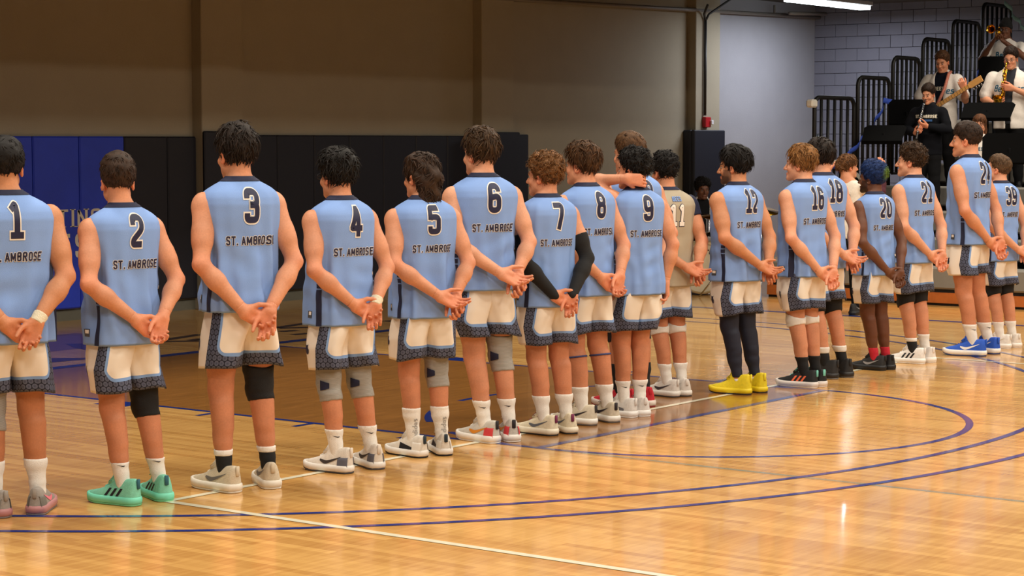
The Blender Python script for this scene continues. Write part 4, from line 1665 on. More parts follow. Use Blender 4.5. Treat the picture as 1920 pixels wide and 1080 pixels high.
def make_shoe(parent, fig, sd, st, high=1.0):
    """upper, sole, outsole, laces, side mark, heel tab; st = colours"""
    A = fig.A[sd]
    ang = fig.foot[sd]
    R = np.array(Matrix.Rotation(-ang, 3, 'Z'))
    org = np.array((A[0], A[1], 0.0))
    sc = st.get('size', 1.10)
    S = shoe_sections()
    ny, nt_ = 34, 22
    ys = np.linspace(S[0, 0], S[-1, 0], ny)
    V = []
    zb = 0.022

    def upt(y, t):
        """t 0..1 from outer bottom edge over the top to the inner bottom edge"""
        w_ = np.interp(y, S[:, 0], S[:, 1])
        hgt = np.interp(y, S[:, 0], S[:, 2])
        hgt = zb + (hgt * high - zb) if y < 0.05 else hgt
        a = PI * t
        cx = math.cos(a)
        px = w_ * np.sign(cx) * abs(cx) ** 0.62
        pz = zb + (hgt - zb) * abs(math.sin(a)) ** 0.72
        # narrower at the top (collar)
        nar = 1 - 0.28 * ((pz - zb) / max(1e-6, hgt - zb)) * np.interp(y, [-0.05, 0.03, 0.1], [1, 1, 0.4])
        return np.array((px * nar, y, pz))
    for y in ys:
        for j in range(nt_):
            V.append(upt(y, j / (nt_ - 1)))
    V = np.array(V)
    F = []
    for i in range(ny - 1):
        for j in range(nt_ - 1):
            F.append((i * nt_ + j, (i + 1) * nt_ + j, (i + 1) * nt_ + j + 1, i * nt_ + j + 1))
    F.append(tuple(range(nt_)))
    F.append(tuple((ny - 1) * nt_ + j for j in range(nt_ - 1, -1, -1)))
    pl = lambda P: (R @ (np.array(P) * sc).T).T + org
    up = mesh_obj('shoe', pl(V), F, mat('shoe_' + st['n'], st['up'], 0.65, noise=0.18, scale=60, bump=0.35, bscale=260), parent)

    def outline(grow, z, lift=0.0):
        P = []
        for y in np.linspace(S[0, 0] - grow, S[-1, 0] + grow, 25):
            w_ = np.interp(y, S[:, 0], S[:, 1]) if S[0, 0] < y < S[-1, 0] else 0.006
            P.append((w_ + grow, y, z + lift * max(0, (y - 0.13) / 0.08) ** 2))
        for y in np.linspace(S[-1, 0] + grow, S[0, 0] - grow, 25):
            w_ = np.interp(y, S[:, 0], S[:, 1]) if S[0, 0] < y < S[-1, 0] else 0.006
            P.append((-w_ - grow, y, z + lift * max(0, (y - 0.13) / 0.08) ** 2))
        return P

    def stack(rows, name, m):
        V = []
        for g, z, l in rows:
            V += outline(g, z, l)
        n = 50
        F = grid_faces(n, len(rows))
        F.append(tuple(range(n - 1, -1, -1)))
        F.append(tuple((len(rows) - 1) * n + k for k in range(n)))
        return mesh_obj(name, pl(V), F, m, up)
    stack([(0.000, 0.008, 0.012), (0.0055, 0.013, 0.011), (0.0070, 0.028, 0.010), (0.004, 0.041, 0.008), (-0.002, 0.043, 0.008)], 'sole', mat('sole_' + st['n'], st['sole'], 0.55, noise=0.08))
    stack([(-0.004, 0.0, 0.013), (0.0025, 0.002, 0.013), (0.003, 0.0085, 0.012), (-0.003, 0.0095, 0.012)], 'outsole', mat('outsole_' + st['n'], st.get('out', st['sole']), 0.6, noise=0.1))
    # tongue and laces
    mb = MB()
    lm = mat('lace_' + st['n'], st.get('lace', st['sole']), 0.8)
    for i, y in enumerate(np.linspace(0.042, 0.105, 5)):
        z = np.interp(y, S[:, 0], S[:, 2]) + 0.003
        w_ = 0.021
        pts = [(-w_, y - 0.004, z - 0.010), (-w_ * .5, y, z), (0, y + 0.002, z + 0.002), (w_ * .5, y, z), (w_, y - 0.004, z - 0.010)]
        mb.tube(pts, 0.0032, 6)
    mb.tube([(0, 0.045, 0.118), (-0.020, 0.05, 0.132), (-0.034, 0.062, 0.114), (-0.012, 0.05, 0.114)], 0.0025, 5)
    mb.tube([(0, 0.045, 0.118), (0.020, 0.05, 0.132), (0.034, 0.062, 0.114), (0.012, 0.05, 0.114)], 0.0025, 5)
    mb.V = [tuple(q) for q in pl(mb.V)]
    mb.build('laces', lm, up, True)
    tg = MB().tube([(0, 0.075, 0.092), (0, 0.048, 0.112), (0, 0.036, 0.138 + 0.05 * (high - 1))], [0.022, 0.024, 0.020], 8)
    tg.V = [(x, y, z) for x, y, z in tg.V]
    tg.V = [tuple(q) for q in pl(tg.V)]
    tg.build('tongue', mat('tongue_' + st['n'], st.get('tongue', st['up']), 0.8), up, True)
    ht = MB().box((-0.010, -0.099, 0.078 * high), (0.010, -0.088, 0.124 * high), 0.003)
    ht.V = [tuple(q) for q in pl(ht.V)]
    ht.build('heel_tab', mat('heel_' + st['n'], st.get('heel', st['up']), 0.7), up, True)
    # heel counter patch (a second skin over the heel)
    if st.get('heelpatch'):
        V = []
        yy = np.linspace(-0.086, -0.028, 8)
        for y in yy:
            for j in range(nt_):
                t = j / (nt_ - 1)
                q = upt(y, t)
                q = q * np.array((1.05, 1, 1)) + np.array((0, -0.002, 0))
                q[2] = min(q[2], 0.085)
                V.append(q)
        F = []
        for i in range(7):
            for j in range(nt_ - 1):
                F.append((i * nt_ + j, (i + 1) * nt_ + j, (i + 1) * nt_ + j + 1, i * nt_ + j + 1))
        mesh_obj('heel_counter', pl(V), F, mat('hc_' + st['n'], st['heelpatch'], 0.7), up)

    def on_side(y, z, side):
        # find t giving height z
        best = None
        lo, hi = (0.0, 0.5) if side > 0 else (1.0, 0.5)
        for _ in range(18):
            m_ = (lo + hi) / 2
            if upt(y, m_)[2] < z:
                lo = m_
            else:
                hi = m_
        q = upt(y, lo)
        return q + np.array((side * 0.0022, 0, 0))
    mk = st.get('mark')
    if mk:
        mm = mat('mark_' + st['n'], st['mc'], 0.5, noise=0.03)
        for side in (1, -1):
            V = []
            F = []
            if mk == 'tick':
                n = 14
                for i in range(n):
                    t = i / (n - 1)
                    y = 0.085 - 0.14 * t
                    zc = 0.066 + 0.052 * max(0, t - 0.25) ** 1.25 - 0.012 * math.sin(min(1, t / 0.35) * PI / 2)
                    th = 0.024 * (1 - t) ** 0.8 * min(1, 0.35 + t * 3.2)
                    V.append(on_side(y, min(zc + th / 2, 0.10), side))
                    V.append(on_side(y, max(0.044, zc - th / 2), side))
                F = [(2 * i, 2 * i + 1, 2 * i + 3, 2 * i + 2) for i in range(n - 1)]
            elif mk == 'stripes':
                for s_ in range(3):
                    y0 = 0.075 - 0.034 * s_
                    b = len(V)
                    for i in range(6):
                        t = i / 5
                        z = 0.044 + 0.038 * t
                        y = y0 - 0.026 * t
                        V.append(on_side(y + 0.008, z, side))
                        V.append(on_side(y - 0.008, z, side))
                    F += [(b + 2 * i, b + 2 * i + 1, b + 2 * i + 3, b + 2 * i + 2) for i in range(5)]
            elif mk == 'patch':
                for i in range(8):
                    y = 0.07 - 0.10 * i / 7
                    V.append(on_side(y, 0.078 - 0.003 * i, side))
                    V.append(on_side(y, 0.044, side))
                F = [(2 * i, 2 * i + 1, 2 * i + 3, 2 * i + 2) for i in range(7)]
            mesh_obj('side_mark', pl(V), F, mm, up)
    return up


def sock_tick(fig, sd, sock, col=(30, 26, 30), z=0.21):
    """small tick mark on the outer back of a sock"""
    me = sock.data
    bvh = BVHTree.FromPolygons([v.co for v in me.vertices], [p.vertices for p in me.polygons])
    A = fig.A[sd]
    K = fig.K[sd]
    t = (z - A[2]) / (K[2] - A[2])
    c = A + (K - A) * t
    V = []
    n = 9
    for i in range(n):
        s_ = i / (n - 1)
        u = -0.022 + 0.044 * s_
        zz = z - 0.006 * math.sin(min(1, s_ / 0.3) * PI / 2) + 0.012 * s_
        th = 0.008 * (1 - s_) * min(1, 0.3 + 3 * s_)
        for q in (1, -1):
            a = PI + 0.5 + u / 0.045
            d = Vector((math.sin(a), math.cos(a), 0))
            o = Vector((c[0], c[1], zz + q * th / 2)) + d * 0.12
            h = bvh.ray_cast(o, -d)
            p = h[0] if h[0] else o - d * 0.07
            V.append(tuple(p + d * 0.0015))
    F = [(2 * i, 2 * i + 1, 2 * i + 3, 2 * i + 2) for i in range(n - 1)]
    mesh_obj('sock_mark', V, F, mat('sock_mark', col, 0.7, noise=0), sock)


def project_print(name, V2, F, obj, origin, xdir, zdir, m, parent, off=0.003):
    """lay flat lettering on a garment mesh by casting it onto the surface"""
    me = obj.data
    bvh = BVHTree.FromPolygons([v.co for v in me.vertices], [p.vertices for p in me.polygons])
    x, z = Vector(xdir).normalized(), Vector(zdir).normalized()
    n = x.cross(z)
    out = []
    for u, v in V2:
        o = Vector(origin) + x * u + z * v + n * 0.4
        h = bvh.ray_cast(o, -n)
        p = h[0] + n * off if h[0] is not None else o - n * 0.4
        out.append(tuple(p))
    return mesh_obj(name, out, F, m, parent)


def add_eyes(parent, fig):
    for q in (1, -1):
        c = fig.head_o + fig.head_R @ np.array((q * 0.030, 0.0775, -0.001)) * fig.hs
        f = fig.head_R @ np.array((0, 1, 0))
        mb = MB().lathe([(0.0001, -0.0105)] + [(0.0105 * math.sin(a), -0.0105 * math.cos(a)) for a in np.linspace(0.3, 2.6, 8)] + [(0.0001, 0.0095)], c, f, 12)
        e = mb.build('eye', M_EYEW, parent, True)
        MB().lathe([(0.0062, 0.0086), (0.0045, 0.0104), (0.0001, 0.0112)], c, f, 10).build('iris', M_IRIS, e, True)


def glasses(parent, fig, col=(20, 20, 22)):
    L = lambda *p: fig.head_o + fig.head_R @ np.array(p) * fig.hs
    mb = MB()
    for q in (1, -1):
        pts = [L(q * 0.032 + 0.022 * math.cos(a), 0.103, 0.0 + 0.016 * math.sin(a)) for a in np.linspace(0, 2 * PI, 17)]
        mb.tube(pts, 0.0018, 5)
        mb.tube([L(q * 0.054, 0.102, 0.004), L(q * 0.078, 0.06, 0.006), L(q * 0.080, -0.01, 0.006)], 0.0018, 5)
    mb.tube([L(-0.010, 0.104, 0.002), L(0.010, 0.104, 0.002)], 0.0018, 5)
    return mb.build('glasses', mat('dark_plastic', col, 0.35), parent, True)


def clasp(left_over=False, dz=0.0, dy=0.0, w=1.0, dx=0.0, variant=0):
    """hands held behind the back"""
    e = 0.256 * w
    if variant == 0:      # right hand hangs open, left hand behind it
        r = [(e, -0.125, 1.180 + dz * .3), (0.082 + dx, -0.222 + dy, 0.992 + dz), ((-0.40, -0.16, -0.90), (-0.25, -0.95, 0.1), dict(curl=0.42, grip=0.35))]
        l = [(-e, -0.125, 1.180 + dz * .3), (-0.062 + dx, -0.192 + dy, 0.985 + dz), ((0.80, -0.06, -0.60), (0.05, -1.0, 0.05), dict(curl=0.35, grip=0.35, thumb=0.6))]
    elif variant == 1:    # left hand grips the right wrist, right hand points down
        r = [(e, -0.125, 1.175 + dz * .3), (0.060 + dx, -0.228 + dy, 0.972 + dz), ((-0.15, -0.10, -0.98), (-0.55, -0.83, 0.1), dict(curl=0.50, grip=0.45))]
        l = [(-e, -0.120, 1.175 + dz * .3), (-0.060 + dx, -0.195 + dy, 0.972 + dz), ((0.90, -0.02, -0.42), (0.15, -0.98, -0.1), dict(curl=0.55, grip=0.5, thumb=0.8))]
    else:                 # both palms turned out to the own right
        r = [(e, -0.125, 1.180 + dz * .3), (0.102 + dx, -0.205 + dy, 0.985 + dz), ((0.05, -0.30, -0.95), (-0.7, -0.7, 0.0), dict(curl=0.6, grip=0.6))]
        l = [(-e * 0.98, -0.130, 1.185 + dz * .3), (-0.015 + dx, -0.225 + dy, 0.990 + dz), ((0.88, -0.25, -0.40), (0.2, -0.9, 0.35), dict(curl=0.36, grip=0.2, spread=0.05, thumb=0.7))]
    if left_over:
        m = lambda t: tuple([-t[0]] + list(t[1:]))
        mm = lambda a: [m(a[0]), m(a[1]), (m(a[2][0]), m(a[2][1]), a[2][2])]
        r, l = mm(l), mm(r)
    return {1: r, -1: l}


def person_root(name, pos, heading, H, label, cat='person', group=None):
    return empty(name, pos, -heading, label, cat, group, H / 1.85)


def build_player(num, pos, heading, H, skin, hair, pose, socks, shoes, knees=(), label='', broad=1.0, tan=False, seed=0, beard=None, extra=None, hem=0.0, gait=None, calf=1.0, armr=1.0, shem=0.605, eyes=True, name_txt='ST. AMBROSE'):
    root = person_root('person', (pos[0], pos[1], 0), heading, H, label, 'person', 'volleyball players in a row')
    arms = pose.pop('arms')
    fig = Figure(arms=arms, gait=gait or {}, broad=broad, calf=calf, armr=armr, **pose)
    V, F = fig.mesh()
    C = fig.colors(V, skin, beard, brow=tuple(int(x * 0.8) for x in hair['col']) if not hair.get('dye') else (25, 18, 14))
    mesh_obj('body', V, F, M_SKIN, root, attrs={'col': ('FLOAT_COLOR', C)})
    hv, hf, hc = hair_mesh(fig, hair)
    mesh_obj('hair', hv, hf, M_HAIR, root, attrs={'col': ('FLOAT_COLOR', hc)})
    if eyes:
        add_eyes(root, fig)
    J = Jersey(broad, seed, hem)
    jm = M_TANJ if tan else M_JERSEY
    jo = J.build(jm, root)
    # collar band
    ph = np.linspace(-PI, PI, 48, endpoint=False)
    rows = []
    for z, o_ in ((1.570, 0.004), (1.578, 0.006), (1.588, 0.006), (1.594, 0.002)):
        x, y, zz = J.S(ph, np.full(48, min(z, 1.588)), False)
        r = np.hypot(x, y + 0.016)
        rows.append(np.stack([x + x / r * o_, y + (y + 0.016) / r * o_, zz + (z - min(z, 1.588)) + 0.002], 1))
    mesh_obj('collar', np.vstack(rows), grid_faces(48, 4), M_NAVY, jo)
    # number + lettering
    nh = 0.172
    txt = str(num)
    t = 0.19
    gap = 0.10
    if tan:
        v, f, _ = text2d(txt, nh * 0.92, 0.2, 0.78, 0.12, 0.035)
        J.print2d('number_outline', v, f, 0.0, 1.300, 0.0022, M_PRINT, jo)
        v, f, _ = text2d(txt, nh * 0.92, 0.2, 0.78, 0.12)
        J.print2d('number', v, f, 0.0, 1.300, 0.0040, M_WHITE, jo)
        v, f, _ = text2d('BEES', 0.036, 0.2, 0.95, 0.10, 0.03)
        J.print2d('lettering_outline', v, f, 0.0, 1.485, 0.0022, M_PRINT, jo)
        v, f, _ = text2d('BEES', 0.036, 0.2, 0.95, 0.10)
        J.print2d('lettering', v, f, 0.0, 1.485, 0.0034, M_JERSEY, jo)
        for sd in (1, -1):
            u = fig.E[sd] - fig.S[sd]
            vol_garment('cap_sleeve', fig, lambda v: fig.arm(v, sd, 0.010, 0), fig.S[sd] - 0.16, fig.S[sd] + 0.16, 0.007, M_NAVY, jo,
                        cuts=[(fig.S[sd] + u * 0.36, nrm(u))], wob=(0.002, 50, 3))
    else:
        xs = 0.84 if len(txt) == 1 else 0.70
        v, f, _ = text2d(txt, nh, t, xs, 0.10, 0.045)
        J.print2d('number_outline', v, f, 0.004, 1.362, 0.0022, M_WHITE, jo)
        v, f, _ = text2d(txt, nh, t, xs, 0.10)
        J.print2d('number', v, f, 0.004, 1.362, 0.0040, M_PRINT, jo)
        v, f, _ = text2d(name_txt, 0.046, 0.19, 0.86, 0.14, 0.05)
        J.print2d('lettering_outline', v, f, 0.004, 1.252, 0.0020, M_WHITE, jo)
        v, f, _ = text2d(name_txt, 0.046, 0.19, 0.86, 0.14)
        J.print2d('lettering', v, f, 0.004, 1.252, 0.0034, M_PRINT, jo)
        W = J.arc[-1]
        for sd in (1, -1):
            u = sd * W * 0.41
            J.ribbon('side_stripe', u - 0.016, u + 0.016, J.hem + 0.002, 1.06, 0.0022, M_NAVY, jo)
            J.ribbon('side_dash', u - 0.016, u + 0.016, 1.068, 1.093, 0.0022, M_NAVY, jo, 5, 6)
            J.ribbon('side_dash', u - 0.016, u + 0.016, 1.101, 1.124, 0.0022, M_NAVY, jo, 5, 6)
            J.ribbon('side_dash', u - 0.016, u + 0.016, 1.132, 1.150, 0.0022, M_WHITE, jo, 5, 6)
            u2 = sd * W * 0.55
            J.ribbon('maker_label', u2 - 0.020, u2 + 0.020, J.hem + 0.045, J.hem + 0.085, 0.0022, mat('label_grey', (70, 72, 80), 0.6), jo, 5, 5)
            J.ribbon('maker_label', u2 - 0.014, u2 + 0.014, J.hem + 0.062, J.hem + 0.081, 0.0036, M_WHITE, jo, 5, 5)
    sh = build_shorts(root, fig, seed, shem)
    # small dark emblem low on the front side panel of each leg
    for sd in (1, -1):
        V2 = np.array([(0, 0), (0.014, 0.010), (0.020, 0.030), (0.012, 0.050), (0.016, 0.068), (0.0, 0.060), (-0.016, 0.070), (-0.010, 0.048), (-0.019, 0.030), (-0.012, 0.010), (0, 0.032)])
        Ff = [(i, (i + 1) % 10, 10) for i in range(10)]
        K = fig.K[sd]
        a = 1.0 * sd
        xd = (math.cos(a) * 1.0, -math.sin(a) * 1.0, 0)
        xd = (-math.cos(a), math.sin(a), 0)
        project_print('emblem', V2 * 0.9, Ff, sh, (sd * 0.1, -0.01, shem + 0.075), xd, (0, 0, 1), M_PRINT, sh, 0.003)
    for sd in (1, -1):
        k = knees.get(sd) if isinstance(knees, dict) else knees
        if k == 'black':
            leg_shell('knee_sleeve', fig, sd, 0.44, 0.640, 0.006, M_BLACKF, root, slope=0.22)
        elif k == 'blackpad':
            leg_shell('knee_pad', fig, sd, 0.49, 0.660, 0.008, M_BLACKF, root, slope=0.45)
        elif k == 'whitepad':
            leg_shell('knee_pad', fig, sd, 0.465, 0.555, 0.009, M_SOCKW, root, slope=0.30)
        elif k == 'grey':
            q = leg_shell('knee_brace', fig, sd, 0.405, 0.640, 0.006, M_GREYK, root, slope=0.18)
            vv, ff = [], []
            for t_ in np.linspace(0, 1, 9):
                for r_ in np.linspace(0, 1, 7):
                    vv.append((-0.034 + 0.055 * t_, 0.030 + (r_ - 0.5) * (0.060 - 0.030 * t_)))
            ff = [(7 * i + j, 7 * i + 7 + j, 7 * i + 8 + j, 7 * i + 1 + j) for i in range(8) for j in range(6)]
            K = fig.K[sd]
            project_print('brace_patch', np.array(vv), ff, q, (K[0] - 0.01, K[1], 0.475), (0.75, -0.66, 0), (0, 0, 1), M_NAVY, q, 0.005)
        elif k == 'thinband':
            leg_shell('leg_band', fig, sd, 0.436, 0.448, 0.005, M_BANDB, root, h=0.0035, slope=0.15, wob=0, top=0.15)
        elif k == 'tights':
            leg_shell('tights', fig, sd, 0.125, 0.70, 0.004, M_NAVYT, root, wob=0.0006)
        s_ = socks.get(sd) if sd in socks else socks['both']
        kind, zt = s_
        sm = {'white': M_SOCKW, 'black': M_BLACKF, 'red': M_REDS, 'brace': M_BLACKF}[kind.split('_')[0]]
        so = leg_shell('sock', fig, sd, 0.05, zt, 0.0045, sm, root)
        if kind == 'brace':
            leg_shell('sock_cuff', fig, sd, zt - 0.005, zt + 0.026, 0.008, M_SOCKW, so)
        if kind == 'white_tick':
            sock_tick(fig, sd, so)
        if kind == 'black_tick':
            leg_shell('sock_cuff', fig, sd, zt - 0.005, zt + 0.045, 0.007, M_SOCKW, so)
        if kind == 'white_word':
            v, f, _ = text2d('adidas', 0.034, 0.16, 1.0, 0.14)
            v2 = np.stack([v[:, 1] - 0.015, v[:, 0]], 1)
            f = [tuple(reversed(q)) for q in f]
            A = fig.A[sd]
            project_print('sock_word', np.stack([-v2[:, 0], v2[:, 1]], 1), f, so, (A[0], A[1], 0.175), (1, -0.15, 0), (0, 0, 1), mat('sock_grey', (150, 146, 142), 0.8), so, 0.002)
        make_shoe(root, fig, sd, shoes, shoes.get('high', 1.0))
    if extra:
        extra(root, fig)
    return root, fig


def wrist_tape(root, fig, sd, m=None):
    W, E_ = fig.W[sd], fig.E[sd]
    f = nrm(W - E_)
    vol_garment('wrist_tape', fig, lambda v: fig.arm(v, sd, 0.004), W - 0.09, W + 0.09, 0.004, m or M_TAPE, root, cuts=[(W + f * 0.008, f), (W - f * 0.045, -f)])


def arm_sleeves(root, fig):
    for sd in (1, -1):
        P = np.array([fig.S[sd], fig.E[sd], fig.W[sd]])
        u = nrm(fig.E[sd] - fig.S[sd])
        vol_garment('arm_sleeve', fig, lambda v: fig.arm(v, sd, 0.0045), P.min(0) - 0.08, P.max(0) + 0.08, 0.006, M_BLACKF, root,
                    cuts=[(fig.S[sd] + u * 0.15, -u), (fig.W[sd] - nrm(fig.W[sd] - fig.E[sd]) * 0.02, nrm(fig.W[sd] - fig.E[sd]) * 1.0)] if False else [(fig.S[sd] + u * 0.16, (-u[0] * 1.0, -u[1] * 1.0, -u[2] * 1.0))])
# ------------------------------------------------------------------ the row of players
BLK = (22, 18, 17)
BRN = (52, 36, 26)
DBR = (34, 25, 20)
SAND = (112, 78, 44)
DRK = (24, 20, 18)
FAIR = (208, 144, 110)
TANS = (196, 134, 96)
PALE = (214, 154, 122)
DEEP = (104, 64, 44)

short = lambda col, seed, **k: dict(dict(col=col, seed=seed, top=0.022, back=0.015, side=0.010, locks=750, len=0.030, wid=0.006, lift=0.30, mess=0.4, wob=0.0022, wf=150, nape=-0.092), **k)
full = lambda col, seed, **k: dict(dict(col=col, seed=seed, top=0.036, back=0.022, side=0.013, locks=520, len=0.060, wid=0.008, lift=0.22, mess=0.35, wob=0.004, wf=80, stretch=(1.5, 1.5, 0.6), nape=-0.098), **k)
curly = lambda col, seed, **k: dict(dict(col=col, seed=seed, top=0.040, back=0.030, side=0.020, locks=800, len=0.040, wid=0.006, lift=0.5, mess=1.0, wob=0.007, wf=150, curl=0.007, nape=-0.088), **k)

SH = dict(
    greypink=dict(n='greypink', up=(150, 142, 134), sole=(176, 120, 120), out=(120, 110, 108), mark='tick', mc=(232, 120, 140), heelpatch=(110, 106, 98), lace=(190, 184, 176)),
    mint=dict(n='mint', up=(126, 206, 178), sole=(118, 216, 186), out=(120, 200, 150), mark='stripes', mc=(20, 26, 34), lace=(96, 180, 156), heel=(40, 96, 110), high=1.05),
    cream=dict(n='cream', up=(206, 192, 168), sole=(226, 218, 204), mark='tick', mc=(104, 100, 98), lace=(214, 202, 180)),
    whitek=dict(n='whitek', up=(222, 212, 200), sole=(226, 220, 212), out=(70, 68, 72), mark='tick', mc=(58, 50, 48), heelpatch=(92, 92, 104), high=1.1),
    whiteblk=dict(n='whiteblk', up=(214, 206, 194), sole=(220, 214, 206), out=(20, 20, 24), mark='patch', mc=(24, 24, 30), heel=(24, 44, 58), heelpatch=(222, 216, 206)),
    orange=dict(n='orange', up=(196, 190, 180), sole=(230, 224, 216), mark='tick', mc=(206, 130, 40), heel=(30, 26, 32), heelpatch=(204, 60, 64)),
    bone=dict(n='bone', up=(224, 212, 184), sole=(228, 218, 196), out=(26, 24, 26), mark='tick', mc=(96, 100, 108), lace=(120, 40, 70), heel=(120, 40, 80)),
    creamblk=dict(n='creamblk', up=(206, 194, 172), sole=(226, 222, 214), out=(90, 86, 84), mark='tick', mc=(40, 34, 40), lace=(40, 36, 38), heel=(40, 34, 38)),
    whitegrey=dict(n='whitegrey', up=(222, 216, 210), sole=(232, 228, 224), mark='patch', mc=(104, 102, 106), lace=(180, 176, 174)),
    red=dict(n='red', up=(196, 24, 44), sole=(220, 206, 196), out=(150, 40, 44), mark='patch', mc=(30, 20, 24), tongue=(30, 22, 24)),
    white=dict(n='white', up=(220, 212, 204), sole=(228, 222, 214), out=(60, 58, 60), mark='tick', mc=(60, 52, 56)),
    yellow=dict(n='yellow', up=(232, 206, 24), sole=(228, 200, 20), out=(30, 28, 30), lace=(96, 84, 76), high=1.12, heel=(236, 214, 40)),
    blkor=dict(n='blkor', up=(20, 20, 22), sole=(222, 212, 206), mark='stripes', mc=(240, 112, 72), lace=(108, 196, 180), heel=(120, 200, 182)),
    blkgrey=dict(n='blkgrey', up=(28, 27, 28), sole=(34, 32, 32), out=(120, 112, 104), mark='patch', mc=(84, 80, 78), high=1.1),
    blk=dict(n='blk', up=(24, 24, 26), sole=(22, 22, 24), mark='tick', mc=(140, 138, 138)),
    white3=dict(n='white3', up=(236, 230, 224), sole=(238, 234, 228), mark='stripes', mc=(24, 24, 28)),
    royal=dict(n='royal', up=(30, 86, 196), sole=(234, 230, 224), mark='tick', mc=(236, 232, 228), lace=(26, 70, 170), out=(40, 60, 120)),
    offw=dict(n='offw', up=(230, 222, 212), sole=(234, 228, 220), mark='tick', mc=(200, 186, 150)),
)
CAMX, CAMY = -10.0974, -7.3700


def head_to(pos, theta):
    """heading when the person is turned theta degrees to the left of our line of sight"""
    b = math.atan2(pos[0] - CAMX, pos[1] - CAMY)
    return b - math.radians(theta)


def P(yaw=0, pitch=0, roll=0, **k):
    d = dict(yaw=math.radians(yaw), pitch=math.radians(pitch), roll=math.radians(roll))
    d.update(k)
    return d


GEO = {
    1: (-3.39, 0.82, 1.90, 0.108, 0.021, 14),
    2: (-2.82, 0.62, 1.83, 0.115, 0.086, 33),
    3: (-2.15, 0.43, 1.98, 0.125, 0.025, 25),
    4: (-1.35, 0.42, 1.84, 0.126, 0.074, 36),
    5: (-0.63, 0.40, 1.81, 0.099, 0.024, 27),
    6: (0.04, 0.47, 1.97, 0.082, 0.087, 27),
    7: (0.55, 0.35, 1.81, 0.093, 0.061, 35),
    8: (1.11, 0.44, 1.88, 0.119, 0.068, 44),
    9: (1.60, 0.36, 1.84, 0.068, -0.021, 36),
    10: (2.00, 0.66, 1.94, 0.102, 0.010, 36),
    11: (2.68, 0.80, 1.81, 0.068, 0.070, 34),
    12: (3.14, 0.48, 1.85, 0.099, 0.085, 48),
    16: (3.79, 0.28, 1.85, 0.068, 0.066, 50),
    18: (4.42, 0.46, 1.90, 0.096, 0.110, 46),
    20: (5.19, 0.39, 1.72, 0.075, 0.073, 48),
    21: (5.87, 0.37, 1.87, 0.087, 0.067, 53),
    24: (6.78, 0.28, 2.05, 0.130, 0.107, 62),
    39: (7.52, 0.31, 1.77, 0.089, 0.085, 50),
}   # x, y, height to the top of the hair, half stance, drift of the feet, turn to the left of our view (degrees)
PL = []


def player(num, pos, theta, H, label, skin, hair, pose, socks, shoe, **k):
    x, y, H, sp, du, th = GEO[num]
    pose['yaw'] -= 0.85 * math.radians(th - theta)
    theta = th
    pos = (x, y)
    H = H * (0.998 if hair['top'] < 0.03 else 0.990)
    g = dict(k.pop('gait', {}))
    g.update(spread=sp, du=du, th=math.radians(theta))
    k['gait'] = g
    PL.append(build_player(num, pos, head_to(pos, theta), H, skin, hair, pose, socks, SH[shoe], label=label, seed=num * 7 + 3, **k))


WT = {'both': ('white_tick', 0.25)}
W_ = {'both': ('white', 0.25)}
player(1, (-3.58, 0.62), 6, 1.90, 'player in jersey number 1 at the left edge of the picture', TANS, short(BLK, 1, top=0.024), P(0, 4, arms=clasp(variant=0, dz=-0.03)), {'both': ('white', 0.27)}, 'greypink',
       knees={-1: 'grey'}, broad=1.08, armr=1.08, extra=lambda r, f: wrist_tape(r, f, 1), gait=dict(toe={1: 0.45, -1: 0.3}, spread=0.15), calf=1.05)
player(2, (-2.83, 0.53), 20, 1.83, 'player in jersey number 2 with mint green shoes', FAIR, short(BRN, 2, top=0.030, fwd=0.6), P(-12, 3, arms=clasp(variant=0, w=1.06, dx=0.03)), {'both': ('white_tick', 0.225)}, 'mint',
       knees={1: 'black'}, gait=dict(spread=0.135))
player(3, (-2.24, 0.42), 24, 1.97, 'very tall player in jersey number 3 with black ankle braces', FAIR, full(DBR, 3, top=0.034), P(4, 2, arms=clasp(variant=1, dz=-0.05)), {'both': ('brace', 0.185)}, 'cream', knees={1: 'black'}, hem=0.065, gait=dict(spread=0.13), shem=0.635)
player(4, (-1.39, 0.33), 20, 1.83, 'player in jersey number 4 with two grey knee braces', FAIR, full(DRK, 4, top=0.040, mess=0.7, side=0.020, lift=0.35), P(14, 2, arms=clasp(variant=1, dx=0.03)), WT, 'whitek', knees={1: 'grey', -1: 'grey'}, extra=lambda r, f: (wrist_tape(r, f, 1), glasses(r, f)), gait=dict(spread=0.12))
player(5, (-0.69, 0.38), 20, 1.80, 'player in jersey number 5 with long tied-back brown hair', FAIR, full(BRN, 5, top=0.022, back=0.020, long=0.145, bun=True, mess=0.5, wob=0.006, locks=700), P(22, 2, arms=clasp(variant=2, dx=0.02)), {'both': ('white_word', 0.30)}, 'whiteblk', knees={1: 'grey'}, gait=dict(spread=0.12))
player(6, (-0.04, 0.35), 14, 1.96, 'tall player in jersey number 6 with orange marks on his shoes', PALE, full((62, 44, 28), 6, mess=0.55), P(24, 3, arms=clasp(variant=2, dz=0.02, dx=0.03)), WT, 'orange', knees={1: 'grey'}, broad=1.02, gait=dict(spread=0.12), hem=0.055, shem=0.635)
player(7, (0.50, 0.25), 20, 1.80, 'curly haired player in jersey number 7 with black arm sleeves', FAIR, curly((108, 72, 40), 7), P(38, 2, arms=clasp(variant=1, dz=-0.04)), {'both': ('white', 0.26)}, 'bone', extra=arm_sleeves, calf=1.12, gait=dict(spread=0.13))
player(8, (1.10, 0.34), 30, 1.87, 'player in jersey number 8 with thin blue bands below his knees', FAIR, full((70, 46, 26), 8, quiff=True, mess=0.4), P(26, 4, arms=clasp(variant=0, dz=-0.01, dx=0.04)), W_, 'creamblk', knees={1: 'thinband', -1: 'thinband'}, broad=1.04, calf=1.14, gait=dict(spread=0.13))
